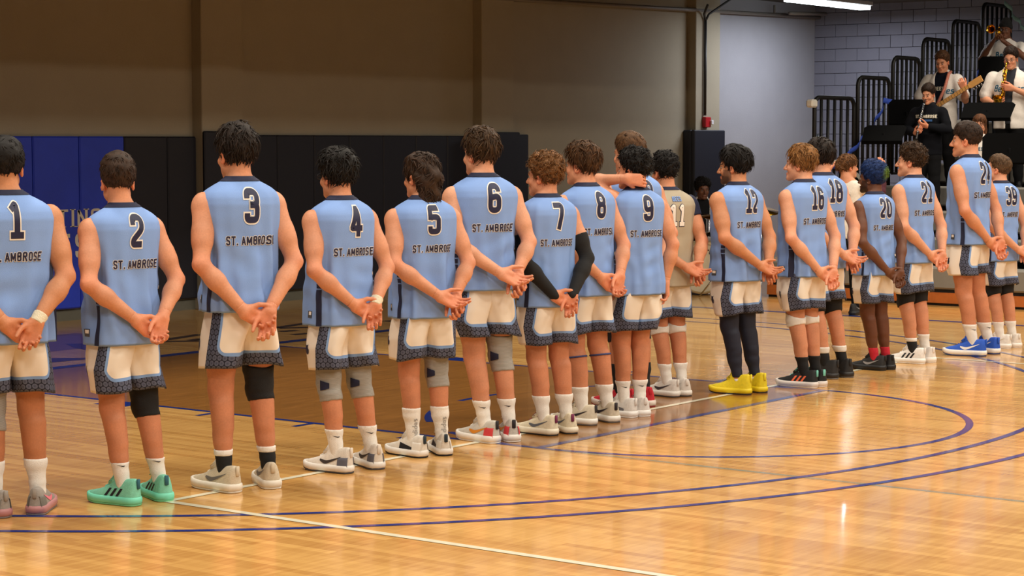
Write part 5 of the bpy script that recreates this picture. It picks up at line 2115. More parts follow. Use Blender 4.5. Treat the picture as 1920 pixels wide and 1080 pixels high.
ARM9 = {-1: [(-0.245, 0.255, 1.625), (-0.105, -0.055, 1.650), ((0.80, -0.58, -0.12), (0.35, 0.9, -0.1), dict(curl=0.75, grip=0.7))],
        1: [(0.262, -0.10, 1.19), (0.205, -0.085, 0.925), ((-0.10, -0.10, -1), (-0.9, -0.1, 0.1), dict(curl=0.35, grip=0.25))]}
player(9, (1.52, 0.29), 38, 1.80, 'player in jersey number 9 holding one hand behind his neck', FAIR, curly(BLK, 9, top=0.034, side=0.014, back=0.022), P(28, 2, arms=ARM9, shoulder_up={-1: (0.02, 0.02, 0.045)}), WT, 'whitegrey', gait=dict(spread=0.13))
player(10, (2.02, 0.62), 34, 1.93, 'player in jersey number 10 with red shoes, behind number 9', FAIR, short((82, 56, 34), 10, top=0.028), P(14, 2, arms=clasp(variant=1)), {'both': ('black', 0.30)}, 'red', knees={1: 'black', -1: 'black'}, hem=0.03, shem=0.63)
player(11, (2.69, 0.74), 36, 1.79, 'player in the sand coloured jersey number 11', FAIR, curly(BLK, 11, top=0.030, back=0.016, side=0.012, lift=0.4), P(-4, 2, arms=clasp(variant=2, dx=0.06)), W_, 'white', knees={1: 'whitepad', -1: 'whitepad'}, broad=1.08, tan=True, armr=1.05, hem=-0.01)
player(12, (3.10, 0.41), 46, 1.84, 'bearded player in jersey number 12 with navy tights and yellow shoes', TANS, full(BLK, 12, top=0.038, back=0.030, side=0.016, nape=-0.09), P(28, 0, arms=clasp(variant=2, dz=-0.02, dx=0.05)), {'both': ('white', 0.12)}, 'yellow', knees={1: 'tights', -1: 'tights'}, broad=1.06, armr=1.08, beard=(26, 20, 18), gait=dict(spread=0.14, toe={-1: 0.3, 1: 0.15}))
player(16, (3.73, 0.22), 50, 1.84, 'blond player in jersey number 16 with white knee pads', PALE, full((128, 88, 48), 16, top=0.028, back=0.018, mess=0.4), P(22, 4, arms=clasp(variant=1, dz=-0.08, dx=0.05)), {'both': ('black', 0.235)}, 'blkor', knees={1: 'whitepad', -1: 'whitepad'}, gait=dict(spread=0.10))
player(18, (4.47, 0.31), 34, 1.89, 'dark haired player in jersey number 18, right behind number 16', PALE, full(DBR, 18, top=0.026, back=0.018), P(20, 4, arms=clasp(variant=2, dz=-0.03, dx=0.05)), {'both': ('black_tick', 0.20)}, 'blkgrey', knees={1: 'blackpad', -1: 'blackpad'}, broad=1.04, gait=dict(spread=0.13))
player(20, (5.17, 0.34), 47, 1.70, 'player in jersey number 20 with blue dyed hair and red socks', DEEP, curly((18, 40, 84), 20, dye=True, top=0.046, back=0.036, side=0.022, len=0.022, col2=(84, 110, 38), c2y=-0.122, wob=0.004), P(18, 4, arms=clasp(variant=1, dz=-0.09, dx=0.06)), {'both': ('red', 0.20)}, 'blk', beard=(22, 14, 12), gait=dict(spread=0.11))
player(21, (5.85, 0.31), 45, 1.86, 'player in jersey number 21 with black knee pads and white striped shoes', PALE, curly((58, 40, 26), 21, top=0.034, back=0.020, side=0.010), P(32, 4, arms=clasp(variant=1, dz=-0.05, dx=0.07)), {-1: ('brace', 0.19), 1: ('white', 0.24)}, 'white3', knees={1: 'blackpad', -1: 'blackpad'}, gait=dict(spread=0.10))
player(24, (6.65, 0.19), 58, 2.03, 'tallest player at the right, jersey number 24, in royal blue shoes', FAIR, short((46, 32, 24), 24, top=0.026, front=0.05), P(22, 2, arms=clasp(variant=1, dz=-0.07, dx=0.08)), WT, 'royal', gait=dict(spread=0.11), hem=0.03, shem=0.645, calf=1.05)
player(39, (7.51, 0.21), 52, 1.76, 'short haired player in jersey number 39 at the right edge', PALE, short((84, 62, 42), 39, top=0.016, side=0.009, back=0.012), P(26, 16, arms=clasp(variant=2, dz=-0.05, dx=0.05)), W_, 'offw', knees={1: 'blackpad', -1: 'blackpad'}, gait=dict(spread=0.10), hem=-0.02)
# ------------------------------------------------------------------ the pep band beside and on the stands
M_TEAL = mat('teal_print', (30, 92, 122), 0.6)
M_GOLD = mat('lacquered_brass', (214, 160, 48), 0.18, metal=1.0, noise=0.05)
M_SILVER = mat('nickel', (196, 196, 200), 0.2, metal=1.0, noise=0.03)
M_EBON = mat('ebony', (18, 16, 17), 0.35)
M_MAPLE = mat('maple_neck', (206, 150, 84), 0.4, noise=0.12, scale=40)


def face_cam(pos, delta):
    """heading of a person who faces us, turned delta degrees to the own right (image left)"""
    return math.atan2(pos[0] - CAMX, pos[1] - CAMY) + PI + math.radians(delta)


def build_fan(pos, heading, H, label, skin, hair, pose, tee=(20, 22, 28), over=None, sleeve=0.6, pants=(18, 18, 20), longs=False, shoe='blk', eyes=True, hat=None, word=None, back_word=None, beard=None, broad=1.0, group='pep band members', hood=False):
    root = empty('person', pos, -heading, label, 'person', group, H / 1.85)
    arms = pose.pop('arms')
    fig = Figure(arms=arms, broad=broad, **pose)
    V, F = fig.mesh(0.016, 0.0065, 0.0080)
    C = fig.colors(V, skin, beard, brow=tuple(int(x * 0.8) for x in hair['col']))
    mesh_obj('body', V, F, M_SKIN, root, attrs={'col': ('FLOAT_COLOR', C)})
    if eyes:
        add_eyes(root, fig)
    if hat is None:
        hv, hf, hc = hair_mesh(fig, hair)
        mesh_obj('hair', hv, hf, M_HAIR, root, attrs={'col': ('FLOAT_COLOR', hc)})
    else:
        v = Vol((-0.14, -0.16, -0.06), (0.14, 0.15, 0.21), 0.007)
        v.ell((0, -0.014, 0.055), (0.094, 0.114, 0.112), None, 0.0)
        v.ell((0, -0.02, 0.15), (0.05, 0.06, 0.04), None, 0.03)
        v.slab((0, 0.05, 0.030), nrm((0, 0.25, -1)))
        v.wobble(0.002, 90, 3)
        V, F = v.mesh()
        V = (fig.head_R @ V.T).T + fig.head_o
        h_ = mesh_obj('beanie', V, F, mat('black_wool', hat, 0.95, bump=0.6, bscale=200), root)
    lo, hi = (-0.62, -0.42, 0.80), (0.62, 0.62, 1.62)
    P = np.array([fig.S[1], fig.S[-1], fig.E[1], fig.E[-1], fig.W[1], fig.W[-1], (0.24, 0.2, 0.82), (-0.24, -0.22, 1.60)])
    lo, hi = P.min(0) - 0.09, P.max(0) + 0.09
    lo[2] = 0.80

    def shirt(off, upto, frac, low):
        v = Vol(lo, hi, 0.014)
        fig.torso(v, off)
        v.loft([(low, 0.182 + off * .5, 0.132 + off * .5, -0.01), (1.15, 0.172 + off * .5, 0.118 + off * .5, -0.005)], 2.3, 0.04)
        for sd in (1, -1):
            S_, E_ = fig.S[sd], fig.E[sd]
            if upto == 0:
                u = E_ - S_
                r = fig.armr
                v.capsule(S_, S_ + u * frac, 0.062 * r + off, 0.056 * r + off, 0.02)
            else:
                fig.arm(v, sd, off, 1)
        v.wobble(0.0035, 42, 7)
        if upto:
            pass
        v.slab((0, 0, low), (0, 0, -1))
        return v
    if longs:
        v = shirt(0.016, 1, 1.0, 0.86)
        col = over or tee
        for sd in (1, -1):
            f = nrm(fig.W[sd] - fig.E[sd])
            x, y, z = v.xyz((slice(None),) * 3)
            p = fig.W[sd] - f * 0.012
            dd = (x - p[0]) * f[0] + (y - p[1]) * f[1] + (z - p[2]) * f[2]
            near = (x - p[0]) ** 2 + (y - p[1]) ** 2 + (z - p[2]) ** 2 < 0.08 ** 2
            v.d = np.where(near & (dd > 0), np.maximum(v.d, dd.astype(np.float32)), v.d)
        if hood:
            for sd in (1, -1):
                v.capsule((sd * 0.07, 0.035, 1.545), (0, -0.10, 1.565), 0.032, 0.042, 0.03)
        V, F = v.mesh()
        top = mesh_obj('hoodie' if hood else 'shirt', V, F, M_CLOTH, root, attrs={'col': ('FLOAT_COLOR', np.tile(lin(col), (len(V), 1)))})
    else:
        v = shirt(0.008, 0, sleeve, 0.88)
        V, F = v.mesh()
        top = mesh_obj('shirt', V, F, M_CLOTH, root, attrs={'col': ('FLOAT_COLOR', np.tile(lin(tee), (len(V), 1)))})
        if over:
            v = shirt(0.022, 0, sleeve * 1.05, 0.82)
            x, y, z = v.xyz((slice(None),) * 3)
            wdt = 0.030 + 0.045 * np.clip((z - 1.0) / 0.5, 0, 1)
            wed = np.where(y > 0.0, wdt - np.abs(x), -1.0)
            v.d = np.maximum(v.d, wed.astype(np.float32))
            V, F = v.mesh()
            ov = mesh_obj('open_shirt', V, F, M_CLOTH, root, attrs={'col': ('FLOAT_COLOR', np.tile(lin(over), (len(V), 1)))})
            for sd, tx in ((1, 'Be'), (-1, 'es')):
                v2, f2, _ = text2d(tx, 0.085, 0.17, 1.0, 0.08, 0.0, 0.25)
                project_print('script', v2, f2, ov, (sd * 0.125, 0.0, 1.29), (-1, 0.12 * sd, 0), (0, 0, 1), M_TEAL, ov, 0.004)
    if word:
        for tx, zz, ht, m_ in word:
            v2, f2, _ = text2d(tx, ht, 0.2, 1.0, 0.12)
            project_print('lettering', v2, f2, top, (0, 0, zz), (-1, 0, 0), (0, 0, 1), m_, top, 0.004)
    if back_word:
        for tx, zz, ht, m_ in back_word:
            v2, f2, _ = text2d(tx, ht, 0.2, 1.0, 0.12)
            project_print('lettering', v2, f2, top, (0, 0, zz), (1, 0, 0), (0, 0, 1), m_, top, 0.004)
    # trousers
    v = Vol(np.array((-0.30, -0.30, min(fig.A[1][2], 0.09) if not fig.seated else 0.44)), np.array((0.30, 0.60 if fig.seated else 0.24, 1.04)), 0.016)
    for sd in (1, -1):
        fig.leg(v, sd, 0.014)
    fig.torso(v, 0.004)
    v.loft([(0.82, 0.168, 0.125, -0.012), (1.0, 0.168, 0.115, -0.006)], 2.3, 0.04)
    v.slab((0, 0, 1.0), (0, 0, 1))
    v.slab((0, 0, (0.09 if not fig.seated else 0.52)), (0, 0, -1))
    v.wobble(0.0025, 50, 9)
    V, F = v.mesh()
    mesh_obj('trousers', V, F, M_CLOTH, root, attrs={'col': ('FLOAT_COLOR', np.tile(lin(pants), (len(V), 1)))})
    if not fig.seated:
        for sd in (1, -1):
            make_shoe(root, fig, sd, SH[shoe])
    return root, fig


def hold(root, name, label, cat):
    """an instrument in the same frame as its player"""
    o = empty(name, root.location, 0, label, cat)
    o.rotation_euler = root.rotation_euler
    o.scale = root.scale
    return o


# clarinet player
CL = (14.0, 4.09, 0.915)
a = {1: [(0.30, 0.05, 1.215), (0.085, 0.255, 1.165), ((-0.75, 0.45, 0.30), (-0.3, -0.4, 0.8), dict(curl=0.7, grip=0.5, scale=1.0))],
     -1: [(-0.31, 0.06, 1.215), (-0.075, 0.235, 1.260), ((0.72, 0.55, 0.25), (0.3, -0.5, 0.7), dict(curl=0.7, grip=0.5, scale=1.0))]}
r, f = build_fan(CL, face_cam(CL, 22), 1.69, 'clarinet player in a black hoodie standing on the bleachers', FAIR, short((44, 30, 22), 51, top=0.030, front=0.082), P(-4, -12, arms=a), tee=(12, 13, 19), longs=True, hood=True,
                 word=[('ST. AMBROSE', 1.375, 0.046, M_CREAM)])
hd_ = [q for q in r.children if q.name.startswith('hoodie')][0]
uu, zz = np.meshgrid(np.linspace(-0.10, 0.10, 12), np.linspace(0, 0.028, 4))
project_print('blue_bar', np.stack([uu.ravel(), zz.ravel()], 1), grid_faces(12, 4, False), hd_, (0, 0, 1.328), (-1, 0, 0), (0, 0, 1), mat('blue_print', (44, 92, 150), 0.6), hd_, 0.004)
c = hold(r, 'clarinet', 'black clarinet with silver keys held to the lips', 'clarinet')
m0, m1 = Vector((0.0, 0.118, 1.645)), Vector((0.03, 0.365, 1.075))
ax = (m1 - m0)
MB().tube([m0, m0 + ax * 0.12], [0.007, 0.011], 8).build('mouthpiece', M_EBON, c, True)
MB().tube([m0 + ax * 0.12, m0 + ax * 0.88, m0 + ax * 0.95, m1], [0.0145, 0.0155, 0.020, 0.034], 12).build('tube', M_EBON, c, True)
k_ = MB()
for t in np.linspace(0.22, 0.82, 14):
    p = m0 + ax * float(t) + Vector((0.0, 0.012, 0.006))
    k_.lathe([(0.0001, 0.006), (0.009, 0.006), (0.009, 0.0), (0.0001, 0.0)], p, (0, 0.8, 0.5), 8)
for t in (0.14, 0.32, 0.55, 0.80):
    p = m0 + ax * t
    k_.tube([p, p + ax * 0.014], 0.0185, 10)
k_.tube([m0 + ax * 0.25 + Vector((0.014, 0.01, 0)), m0 + ax * 0.8 + Vector((0.014, 0.01, 0))], 0.004, 6)
k_.build('keys', M_SILVER, c, True)
wp = f.W[-1] * 0.75 + f.E[-1] * 0.25
MB().tube([tuple(f.W[-1] + (f.E[-1] - f.W[-1]) * 0.10), tuple(f.W[-1] + (f.E[-1] - f.W[-1]) * 0.22)], 0.046, 14).build('wrist_watch', M_SILVER, r, True)

# bass guitar player
GU = (15.1, 4.42, 1.20)
a = {1: [(0.33, 0.02, 1.20), (0.16, 0.24, 1.06), ((-0.6, 0.35, -0.65), (-0.3, -0.9, 0.0), dict(curl=0.4, grip=0.3))],
     -1: [(-0.34, 0.06, 1.20), (-0.40, 0.27, 1.345), ((0.15, 0.55, 0.75), (0.45, -0.75, 0.35), dict(curl=0.8, grip=0.7))]}
r, f = build_fan(GU, face_cam(GU, 22), 1.87, 'guitarist in an open white shirt on the bleachers', FAIR, short((78, 52, 34), 52, top=0.026, front=0.082), P(2, -16, arms=a), tee=(18, 22, 34), over=(226, 218, 210), sleeve=0.72,
                 word=[('BEES', 1.33, 0.05, M_CREAM)])
g = hold(r, 'bass_guitar', 'bass guitar with a pale maple neck raised to the right', 'guitar')
g0, g1 = Vector((0.20, 0.235, 0.985)), Vector((-0.66, 0.30, 1.475))
d = (g1 - g0).normalized()
fw = Vector((0.05, 0.97, 0.05)).normalized()
sd_ = d.cross(fw).normalized()
V, F = [], []
n = 40
for j, (zz, gr) in enumerate(((-0.022, 0.93), (-0.016, 1.0), (0.016, 1.0), (0.022, 0.93))):
    for i in range(n):
        t = 2 * PI * i / n
        rr = 0.165 + 0.035 * math.cos(2 * t) + 0.030 * math.cos(3 * t + 0.4) + 0.012 * math.cos(5 * t)
        q = g0 + (d * (math.cos(t) * rr * 1.1) + sd_ * (math.sin(t) * rr * 0.95)) * gr + fw * zz
        V.append(tuple(q))
F = grid_faces(n, 4) + [tuple(range(n - 1, -1, -1)), tuple(3 * n + i for i in range(n))]
mesh_obj('guitar_body', V, F, mat('dark_sunburst', (52, 26, 20), 0.25, coat=0.5), g, False)


def bar(a_, b_, w_, t_, name, m_, par, off=0.0):
    a_, b_ = Vector(a_), Vector(b_)
    V = []
    for p in (a_, b_):
        for u, v in ((-1, -1), (1, -1), (1, 1), (-1, 1)):
            V.append(tuple(p + sd_ * u * w_ / 2 + fw * (v * t_ / 2 + off)))
    return mesh_obj(name, V, [(3, 2, 1, 0), (4, 5, 6, 7), (0, 1, 5, 4), (1, 2, 6, 5), (2, 3, 7, 6), (3, 0, 4, 7)], m_, par, False)


nk = bar(g0 + d * 0.10, g0 + d * 0.80, 0.052, 0.026, 'neck', M_MAPLE, g, 0.020)
for t in np.linspace(0.22, 0.78, 14):
    bar(g0 + d * float(t), g0 + d * float(t + 0.004), 0.052, 0.004, 'fret', M_SILVER, nk, 0.034)
hs = bar(g0 + d * 0.80, g0 + d * 0.99, 0.082, 0.020, 'headstock', M_MAPLE, g, 0.018)
for i in range(4):
    q = g0 + d * (0.83 + 0.04 * i) + sd_ * 0.05 + fw * 0.02
    MB().tube([q, q + sd_ * 0.03], [0.008, 0.014], 8).build('tuner', M_SILVER, hs, True)
stp = MB().tube([g0 + d * 0.25 + fw * 0.0, Vector((-0.10, 0.17, 1.36)), Vector((-0.115, 0.08, 1.545)), Vector((-0.09, -0.06, 1.58)), Vector((0.02, -0.16, 1.38)), Vector((0.20, -0.12, 1.08)), g0 - d * 0.15], 0.020, 6).build('strap', mat('patterned_strap', (196, 120, 100), 0.8, noise=0.5, scale=60), g, True)

# trumpet player
TR = (17.0, 4.37, 1.765)
a = {1: [(0.31, 0.13, 1.30), (0.075, 0.33, 1.545), ((-0.55, 0.45, 0.65), (-0.6, -0.2, -0.7), dict(curl=0.7, grip=0.6))],
     -1: [(-0.32, 0.14, 1.30), (-0.055, 0.30, 1.530), ((0.55, 0.40, 0.70), (0.6, -0.3, -0.5), dict(curl=0.8, grip=0.7))]}
r, f = build_fan(TR, face_cam(TR, 16), 1.80, 'trumpet player in a black beanie and white shirt high on the bleachers', DEEP, short(BLK, 53), P(2, 2, arms=a), tee=(226, 220, 214), sleeve=0.62, hat=(10, 10, 12), broad=1.1,
                 word=[('Bees', 1.30, 0.09, M_TEAL)])
glasses(r, f)
t_ = hold(r, 'trumpet', 'polished brass trumpet pointing towards the court', 'trumpet')
o0 = Vector((0.0, 0.135, 1.665))
pr = [(0.062, 0.52), (0.046, 0.505), (0.030, 0.475), (0.018, 0.43), (0.012, 0.36), (0.0075, 0.20)]
MB().lathe(pr, o0, (0.05, 1, 0.04), 28).build('bell', M_GOLD, t_, True)
tb = MB()
tb.tube([o0, o0 + Vector((0.0, 0.33, 0.01)), o0 + Vector((0.0, 0.375, -0.03)), o0 + Vector((0.0, 0.33, -0.07)), o0 + Vector((0, 0.15, -0.07))], 0.0068, 8)
tb.tube([o0 + Vector((0.01, 0.20, 0.01)), o0 + Vector((0.01, 0.09, 0.0)), o0 + Vector((0.01, 0.06, -0.035)), o0 + Vector((0.01, 0.09, -0.07)), o0 + Vector((0.01, 0.2, -0.07))], 0.0068, 8)
tb.build('tubing', M_GOLD, t_, True)
vb = MB()
for i in range(3):
    q = o0 + Vector((0.002, 0.165 + 0.030 * i, 0))
    vb.tube([q + Vector((0, 0, -0.095)), q + Vector((0, 0, 0.045))], 0.0125, 12)
    vb.tube([q + Vector((0, 0, 0.045)), q + Vector((0, 0, 0.068))], 0.005, 8)
vb.build('valves', M_GOLD, t_, True)
MB().lathe([(0.013, -0.018), (0.009, -0.005), (0.005, 0.03)], o0, (0, 1, 0), 14).build('mouthpiece', M_SILVER, t_, True)

# saxophone player
SX = (15.1, 3.47, 1.20)
a = {1: [(0.33, 0.03, 1.20), (0.13, 0.27, 1.13), ((-0.65, 0.45, 0.2), (-0.35, -0.6, 0.5), dict(curl=0.7, grip=0.6))],
     -1: [(-0.33, 0.08, 1.215), (-0.085, 0.275, 1.325), ((0.70, 0.50, 0.1), (0.3, -0.8, 0.2), dict(curl=0.7, grip=0.6))]}
r, f = build_fan(SX, face_cam(SX, 12), 1.89, 'saxophone player with glasses and an open white shirt at the right edge', FAIR, short((40, 28, 22), 54, top=0.034, front=0.082), P(0, -8, arms=a), tee=(46, 48, 54), over=(226, 218, 210), sleeve=0.74, broad=1.16)
glasses(r, f)
s_ = hold(r, 'saxophone', 'gold alto saxophone held in front of a grey shirt', 'saxophone')
MB().tube([(0, 0.125, 1.645), (0, 0.175, 1.655)], [0.007, 0.012], 8).build('mouthpiece', M_EBON, s_, True)
MB().tube([(0, 0.17, 1.655), (0, 0.22, 1.655), (0.005, 0.255, 1.62), (0.01, 0.27, 1.55)], [0.009, 0.010, 0.011, 0.012], 10).build('neck', M_GOLD, s_, True)
bd = [Vector((0.01, 0.27, 1.56)), Vector((0.03, 0.285, 1.30)), Vector((0.055, 0.30, 1.05)), Vector((0.075, 0.30, 0.985)), Vector((0.09, 0.335, 0.955)), Vector((0.085, 0.375, 0.985)), Vector((0.07, 0.39, 1.08)), Vector((0.065, 0.41, 1.17)), Vector((0.062, 0.43, 1.215))]
MB().tube(bd, [0.013, 0.021, 0.031, 0.034, 0.036, 0.038, 0.042, 0.052, 0.068], 18, False).build('horn', M_GOLD, s_, True)
kb = MB()
for i, t in enumerate(np.linspace(0.08, 0.95, 12)):
    q = bd[0].lerp(bd[2], float(t))
    kb.lathe([(0.0001, 0.010), (0.014 + 0.006 * t, 0.010), (0.014 + 0.006 * t, 0.0), (0.0001, 0.0)], q + Vector((0.01 * (i % 2) - 0.005, 0.018 + 0.014 * t, 0)), (0.1 * (-1) ** i, 1, 0.05), 10)
kb.tube([bd[0] + Vector((0.022, 0.01, 0)), bd[2] + Vector((0.035, 0.012, 0))], 0.004, 6)
kb.tube([bd[0] + Vector((-0.022, 0.01, 0)), bd[2] + Vector((-0.035, 0.012, 0))], 0.004, 6)
kb.build('keys', M_GOLD, s_, True)

# young woman with long hair
GI = (13.1, 2.99, 0.63)
a = {1: [(0.25, -0.02, 1.19), (0.17, 0.20, 1.10), ((-0.6, 0.5, -0.2), (-0.4, -0.4, 0.8), dict(curl=0.4))],
     -1: [(-0.25, -0.02, 1.19), (-0.17, 0.20, 1.10), ((0.6, 0.5, -0.2), (0.4, -0.4, 0.8), dict(curl=0.4))]}
r, f = build_fan(GI, face_cam(GI, 10), 1.58, 'long haired woman with glasses and white shirt, half hidden by number 24', FAIR, full((92, 58, 36), 55, top=0.014, back=0.016, long=0.23, sides=True, wob=0.002, mess=0.1, locks=700, lift=0.05), P(4, -6, arms=a), tee=(226, 222, 216), sleeve=0.7, broad=0.92,
                 word=[('BEES', 1.33, 0.05, M_TEAL)])
glasses(r, f)

# band leader with raised hands, back to us
CO = (9.90, 3.08, 0.0)
a = {1: [(0.38, 0.06, 1.42), (0.345, 0.20, 1.655), ((0.0, 0.10, 1.0), (-0.4, 0.9, 0.0), dict(curl=0.45, grip=0.3))],
     -1: [(-0.36, 0.10, 1.42), (-0.30, 0.26, 1.655), ((0.0, 0.1, 1.0), (0.4, 0.9, 0.0), dict(curl=0.4, grip=0.2))]}
hd = math.atan2(CO[0] - CAMX, CO[1] - CAMY) + math.radians(14)
r, f = build_fan(CO, hd, 1.74, 'woman in a white band shirt raising both hands, back turned to us', FAIR, full((104, 70, 42), 56, top=0.016, back=0.018, bun=True, wob=0.006, mess=0.8, curl=0.004, locks=700, nape=-0.10), P(-46, 4, arms=a), tee=(224, 216, 204), sleeve=0.72, pants=(18, 18, 22), broad=0.98,
                 back_word=[('BAND', 1.345, 0.048, M_TEAL)])
for sd in (1, -1):
    E_, W_2 = f.E[sd], f.W[sd]
    u = nrm(f.E[sd] - f.S[sd])
    vol_garment('undershirt_sleeve', f, lambda v: f.arm(v, sd, 0.007, 1), np.minimum(np.minimum(f.S[sd], E_), W_2) - 0.08, np.maximum(np.maximum(f.S[sd], E_), W_2) + 0.08, 0.008, mat('maroon_knit', (70, 24, 36), 0.9), r,
                cuts=[(E_ + (W_2 - E_) * 0.55, nrm(W_2 - E_)), (f.S[sd] + u * 0.08, -u)])

# drummer on a stool behind the bass drum
DR = (12.15, 6.30, -0.36)
a = {1: [(0.30, 0.02, 1.20), (0.24, 0.27, 1.10), ((-0.2, 0.95, -0.2), (-0.9, -0.1, -0.3), dict(curl=0.9, grip=0.7))],
     -1: [(-0.30, 0.02, 1.20), (-0.22, 0.27, 1.10), ((0.2, 0.95, -0.2), (0.9, -0.1, -0.3), dict(curl=0.9, grip=0.7))]}
r, f = build_fan(DR, face_cam(DR, -18), 1.78, 'seated drummer in a white shirt behind the drum kit', DEEP, curly(BLK, 57, top=0.026, back=0.02), P(0, -8, arms=a, seated=True), tee=(18, 18, 20), over=(222, 218, 214), sleeve=0.75, pants=(24, 24, 28))
sg = empty('drum_stool', (12.15, 6.30, 0), 0, 'round black stool under the drummer', 'stool')
MB().lathe([(0.001, 0.40), (0.15, 0.40), (0.165, 0.42), (0.165, 0.44), (0.15, 0.46), (0.001, 0.46)], (0, 0, 0), (0, 0, 1), 24).build('seat', M_BLACKF, sg, True)
MB().tube([(0, 0, 0.40), (0, 0, 0.12)], 0.02, 8).build('post', M_SILVER, sg, True)
for i in range(3):
    a_ = 2 * PI * i / 3
    MB().tube([(0, 0, 0.16), (0.22 * math.cos(a_), 0.22 * math.sin(a_), 0.01)], 0.012, 6).build('leg', M_SILVER, sg, True)
for sd in (1, -1):
    w2 = Vector(f.W[sd]) + Vector((-sd * 0.03, 0.09, -0.02))
    dk = hold(r, 'drum_stick', ['', 'drum stick in the right hand of the drummer', 'drum stick in the left hand of the drummer'][sd], 'drum stick')
    MB().tube([w2 + Vector((sd * 0.02, -0.10, 0.03)), w2 + Vector((-sd * 0.05, 0.28, -0.03))], [0.008, 0.005], 8).build('shaft', M_MAPLE, dk, True)
    MB().lathe([(0.0001, -0.008), (0.006, 0), (0.0001, 0.008)], w2 + Vector((-sd * 0.05, 0.28, -0.03)), (0, 1, 0), 8).build('tip', M_MAPLE, dk, True)

# drum kit
M_HEAD = mat('drum_head', (216, 204, 176), 0.5, noise=0.05)
M_SHELL = mat('black_shell', (20, 20, 22), 0.25, coat=0.4)
bdm = empty('bass_drum', (11.44, 5.86, 0.34), -math.atan2(11.44 - CAMX, 5.86 - CAMY) - 0.0, 'bass drum with a cream front head behind the players', 'drum')
# local +y points away from us
MB().lathe([(0.300, -0.13), (0.300, 0.24)], (0, 0, 0), (0, 1, 0), 48).build('shell', M_SHELL, bdm, True)
MB().lathe([(0.0001, -0.150), (0.15, -0.150), (0.296, -0.146)], (0, 0, 0), (0, 1, 0), 48).build('front_head', M_HEAD, bdm, True)
MB().lathe([(0.294, -0.156), (0.322, -0.156), (0.322, -0.115), (0.302, -0.115)], (0, 0, 0), (0, 1, 0), 48).build('hoop', mat('cream_hoop', (190, 170, 130), 0.4), bdm, True)
MB().lathe([(0.0001, 0.25), (0.30, 0.25)], (0, 0, 0), (0, 1, 0), 48).build('back_head', M_HEAD, bdm, True)
MB().lathe([(0.294, 0.225), (0.322, 0.225), (0.322, 0.262), (0.294, 0.262)], (0, 0, 0), (0, 1, 0), 48).build('hoop', mat('cream_hoop', (190, 170, 130), 0.4), bdm, True)
v2, f2, _ = text2d('Pearl', 0.085, 0.13, 1.0, 0.03, 0.0, 0.2)
mesh_obj('lettering', [(x_, -0.1525, z_ + 0.165) for x_, z_ in v2], f2, M_EBON, bdm, False)
for k in range(8):
    a_ = 2 * PI * (k + 0.5) / 8
    MB().tube([(0.315 * math.cos(a_), -0.165, 0.315 * math.sin(a_)), (0.315 * math.cos(a_), 0.05, 0.315 * math.sin(a_))], 0.008, 6).build('tension_rod', M_SILVER, bdm, True)
for s2 in (1, -1):
    MB().tube([(s2 * 0.25, 0.0, -0.16), (s2 * 0.38, -0.06, -0.335)], 0.010, 6).build('spur', M_SILVER, bdm, True)


def drum(pos, rad, dep, label, m_, tilt=0.25):
    e = empty('drum', pos, -math.atan2(pos[0] - CAMX, pos[1] - CAMY), label, 'drum')
    axv = (0, math.sin(tilt), math.cos(tilt))
    MB().lathe([(rad, 0), (rad, dep)], (0, 0, 0), axv, 32).build('shell', m_, e, True)
    MB().lathe([(0.0001, dep + 0.004), (rad, dep + 0.002)], (0, 0, 0), axv, 32).build('head', M_HEAD, e, True)
    for h_ in (0.0, dep):
        MB().lathe([(rad - 0.002, h_ - 0.012), (rad + 0.012, h_ - 0.012), (rad + 0.012, h_ + 0.010), (rad - 0.002, h_ + 0.010)], (0, 0, 0), axv, 32).build('rim', M_SILVER, e, True)
    MB().tube([(0, 0.0, 0.0), (0, 0.05, -0.25)], 0.012, 6).build('post', M_SILVER, e, True)
    return e


drum((11.50, 6.16, 0.74), 0.15, 0.20, 'small rack tom above the bass drum, left side', M_SILVER)
drum((11.72, 5.80, 0.74), 0.15, 0.20, 'small rack tom above the bass drum, right side', M_SILVER)


def cymbal(pos, rad, label, tilt):
    e = empty('cymbal', (pos[0], pos[1], 0), -math.atan2(pos[0] - CAMX, pos[1] - CAMY), label, 'cymbal')
    axv = (math.sin(tilt) * 0.6, -math.sin(tilt), math.cos(tilt))
    MB().lathe([(0.0001, 0.024), (0.03, 0.020), (0.04, 0.010), (rad, -0.006), (rad, -0.009), (0.04, 0.006), (0.0001, 0.018)], (0, 0, pos[2]), axv, 36).build('plate', M_GOLD, e, True)
    MB().tube([(0, 0, 0.12), (0, 0, pos[2] + 0.03)], 0.011, 8).build('pole', M_SILVER, e, True)
    for i in range(3):
        a_ = 2 * PI * i / 3 + 0.5
        MB().tube([(0, 0, 0.28), (0.24 * math.cos(a_), 0.24 * math.sin(a_), 0.008)], 0.009, 6).build('leg', M_SILVER, e, True)
    return e


cymbal((11.05, 5.42, 0.98), 0.20, 'brass cymbal on a stand to the right of the bass drum', 0.12)
cymbal((12.35, 5.55, 1.02), 0.22, 'brass cymbal behind the bearded player', 0.2)


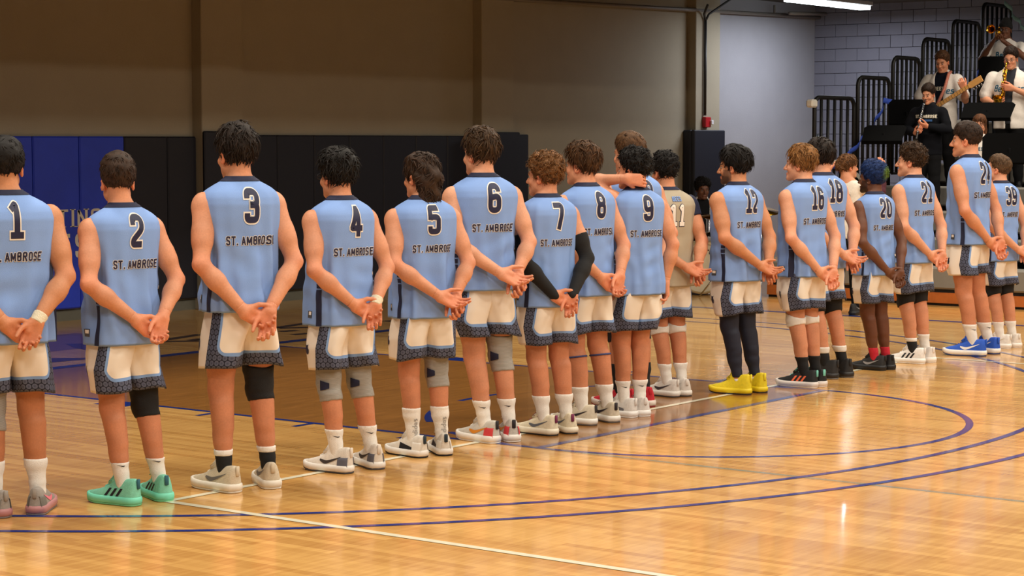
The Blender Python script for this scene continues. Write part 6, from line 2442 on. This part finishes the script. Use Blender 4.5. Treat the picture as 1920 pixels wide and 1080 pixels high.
# music stands
def music_stand(pos, zc, label, rz, tilt=0.45, wd=0.50, ht=0.32):
    e = empty('music_stand', pos, rz, label, 'music stand', 'black music stands')
    c0 = Vector((0, 0, zc - pos[2]))
    # desk, back side towards -x (the court)
    up = Vector((math.sin(tilt), 0, math.cos(tilt)))
    n_ = Vector((-math.cos(tilt), 0, math.sin(tilt)))
    V = []
    for q in (0, -0.004):
        for y_, z_ in ((-wd / 2, -ht / 2), (wd / 2, -ht / 2), (wd / 2 + 0.015, ht / 2 - 0.05), (wd / 2 - 0.03, ht / 2), (-wd / 2 + 0.03, ht / 2), (-wd / 2 - 0.015, ht / 2 - 0.05)):
            V.append(tuple(c0 + Vector((0, y_, 0)) + up * z_ + n_ * q))
    F = [tuple(range(6)), tuple(range(11, 5, -1))] + [(i, i + 6, (i + 1) % 6 + 6, (i + 1) % 6) for i in range(6)]
    mesh_obj('desk', V, F, M_STAND, e, False)
    b0 = c0 - up * (ht / 2)
    V = [tuple(b0 + Vector((0, y_, 0)) + n_ * q + up * h_) for y_ in (-wd / 2, wd / 2) for q, h_ in ((0.0, 0), (-0.05, 0), (-0.05, 0.008), (0.0, 0.008))]
    mesh_obj('ledge', V, [(0, 1, 2, 3), (7, 6, 5, 4), (0, 4, 5, 1), (1, 5, 6, 2), (2, 6, 7, 3), (3, 7, 4, 0)], M_STAND, e, False)
    MB().tube([(c0.x - 0.02, 0, c0.z), (0, 0, c0.z - 0.12), (0, 0, 0.20)], 0.013, 8).build('pole', M_STAND, e, True)
    MB().lathe([(0.0001, 0.02), (0.018, 0.012), (0.018, -0.012), (0.0001, -0.02)], (0, 0.03, c0.z - 0.08), (0, 1, 0), 10).build('knob', M_SILVER, e, True)
    for i in range(3):
        a_ = 2 * PI * i / 3
        MB().tube([(0, 0, 0.22), (0.10 * math.cos(a_), 0.10 * math.sin(a_), 0.12), (0.25 * math.cos(a_), 0.25 * math.sin(a_), 0.008)], 0.009, 6).build('leg', M_STAND, e, True)
    return e


music_stand((13.10, 4.26, 0.63), 1.98, 'flat tilted black music stand in front of the second end rail', 0.25, 0.95, 0.50, 0.34)
music_stand((14.30, 4.54, 0.915), 2.26, 'black music stand left of the clarinet player', 0.35, 0.35, 0.44, 0.34)
music_stand((16.2, 4.15, 1.485), 2.86, 'black music stand in front of the trumpet player', 0.25, 0.35, 0.46, 0.36)
music_stand((14.25, 3.40, 0.915), 2.27, 'low black music stand in front of the saxophone player', 0.20, 0.95, 0.62, 0.34)
music_stand((12.30, 2.26, 0.345), 1.80, 'wide black music stand at the right edge above number 39', 0.20, 0.30, 0.62, 0.36)
bt = empty('water_bottle', (12.10, 2.88, 0.345), 0, 'mint green bottle on the bleacher deck between numbers 21 and 24', 'bottle')
MB().lathe([(0.001, 0), (0.055, 0), (0.060, 0.01), (0.060, 0.20), (0.052, 0.225), (0.03, 0.24), (0.03, 0.25)], (0, 0, 0), (0, 0, 1), 20).build('flask', mat('mint_plastic', (128, 206, 190), 0.4), bt, True)
MB().lathe([(0.034, 0.245), (0.034, 0.285), (0.001, 0.29)], (0, 0, 0), (0, 0, 1), 16).build('cap', M_EBON, bt, True)
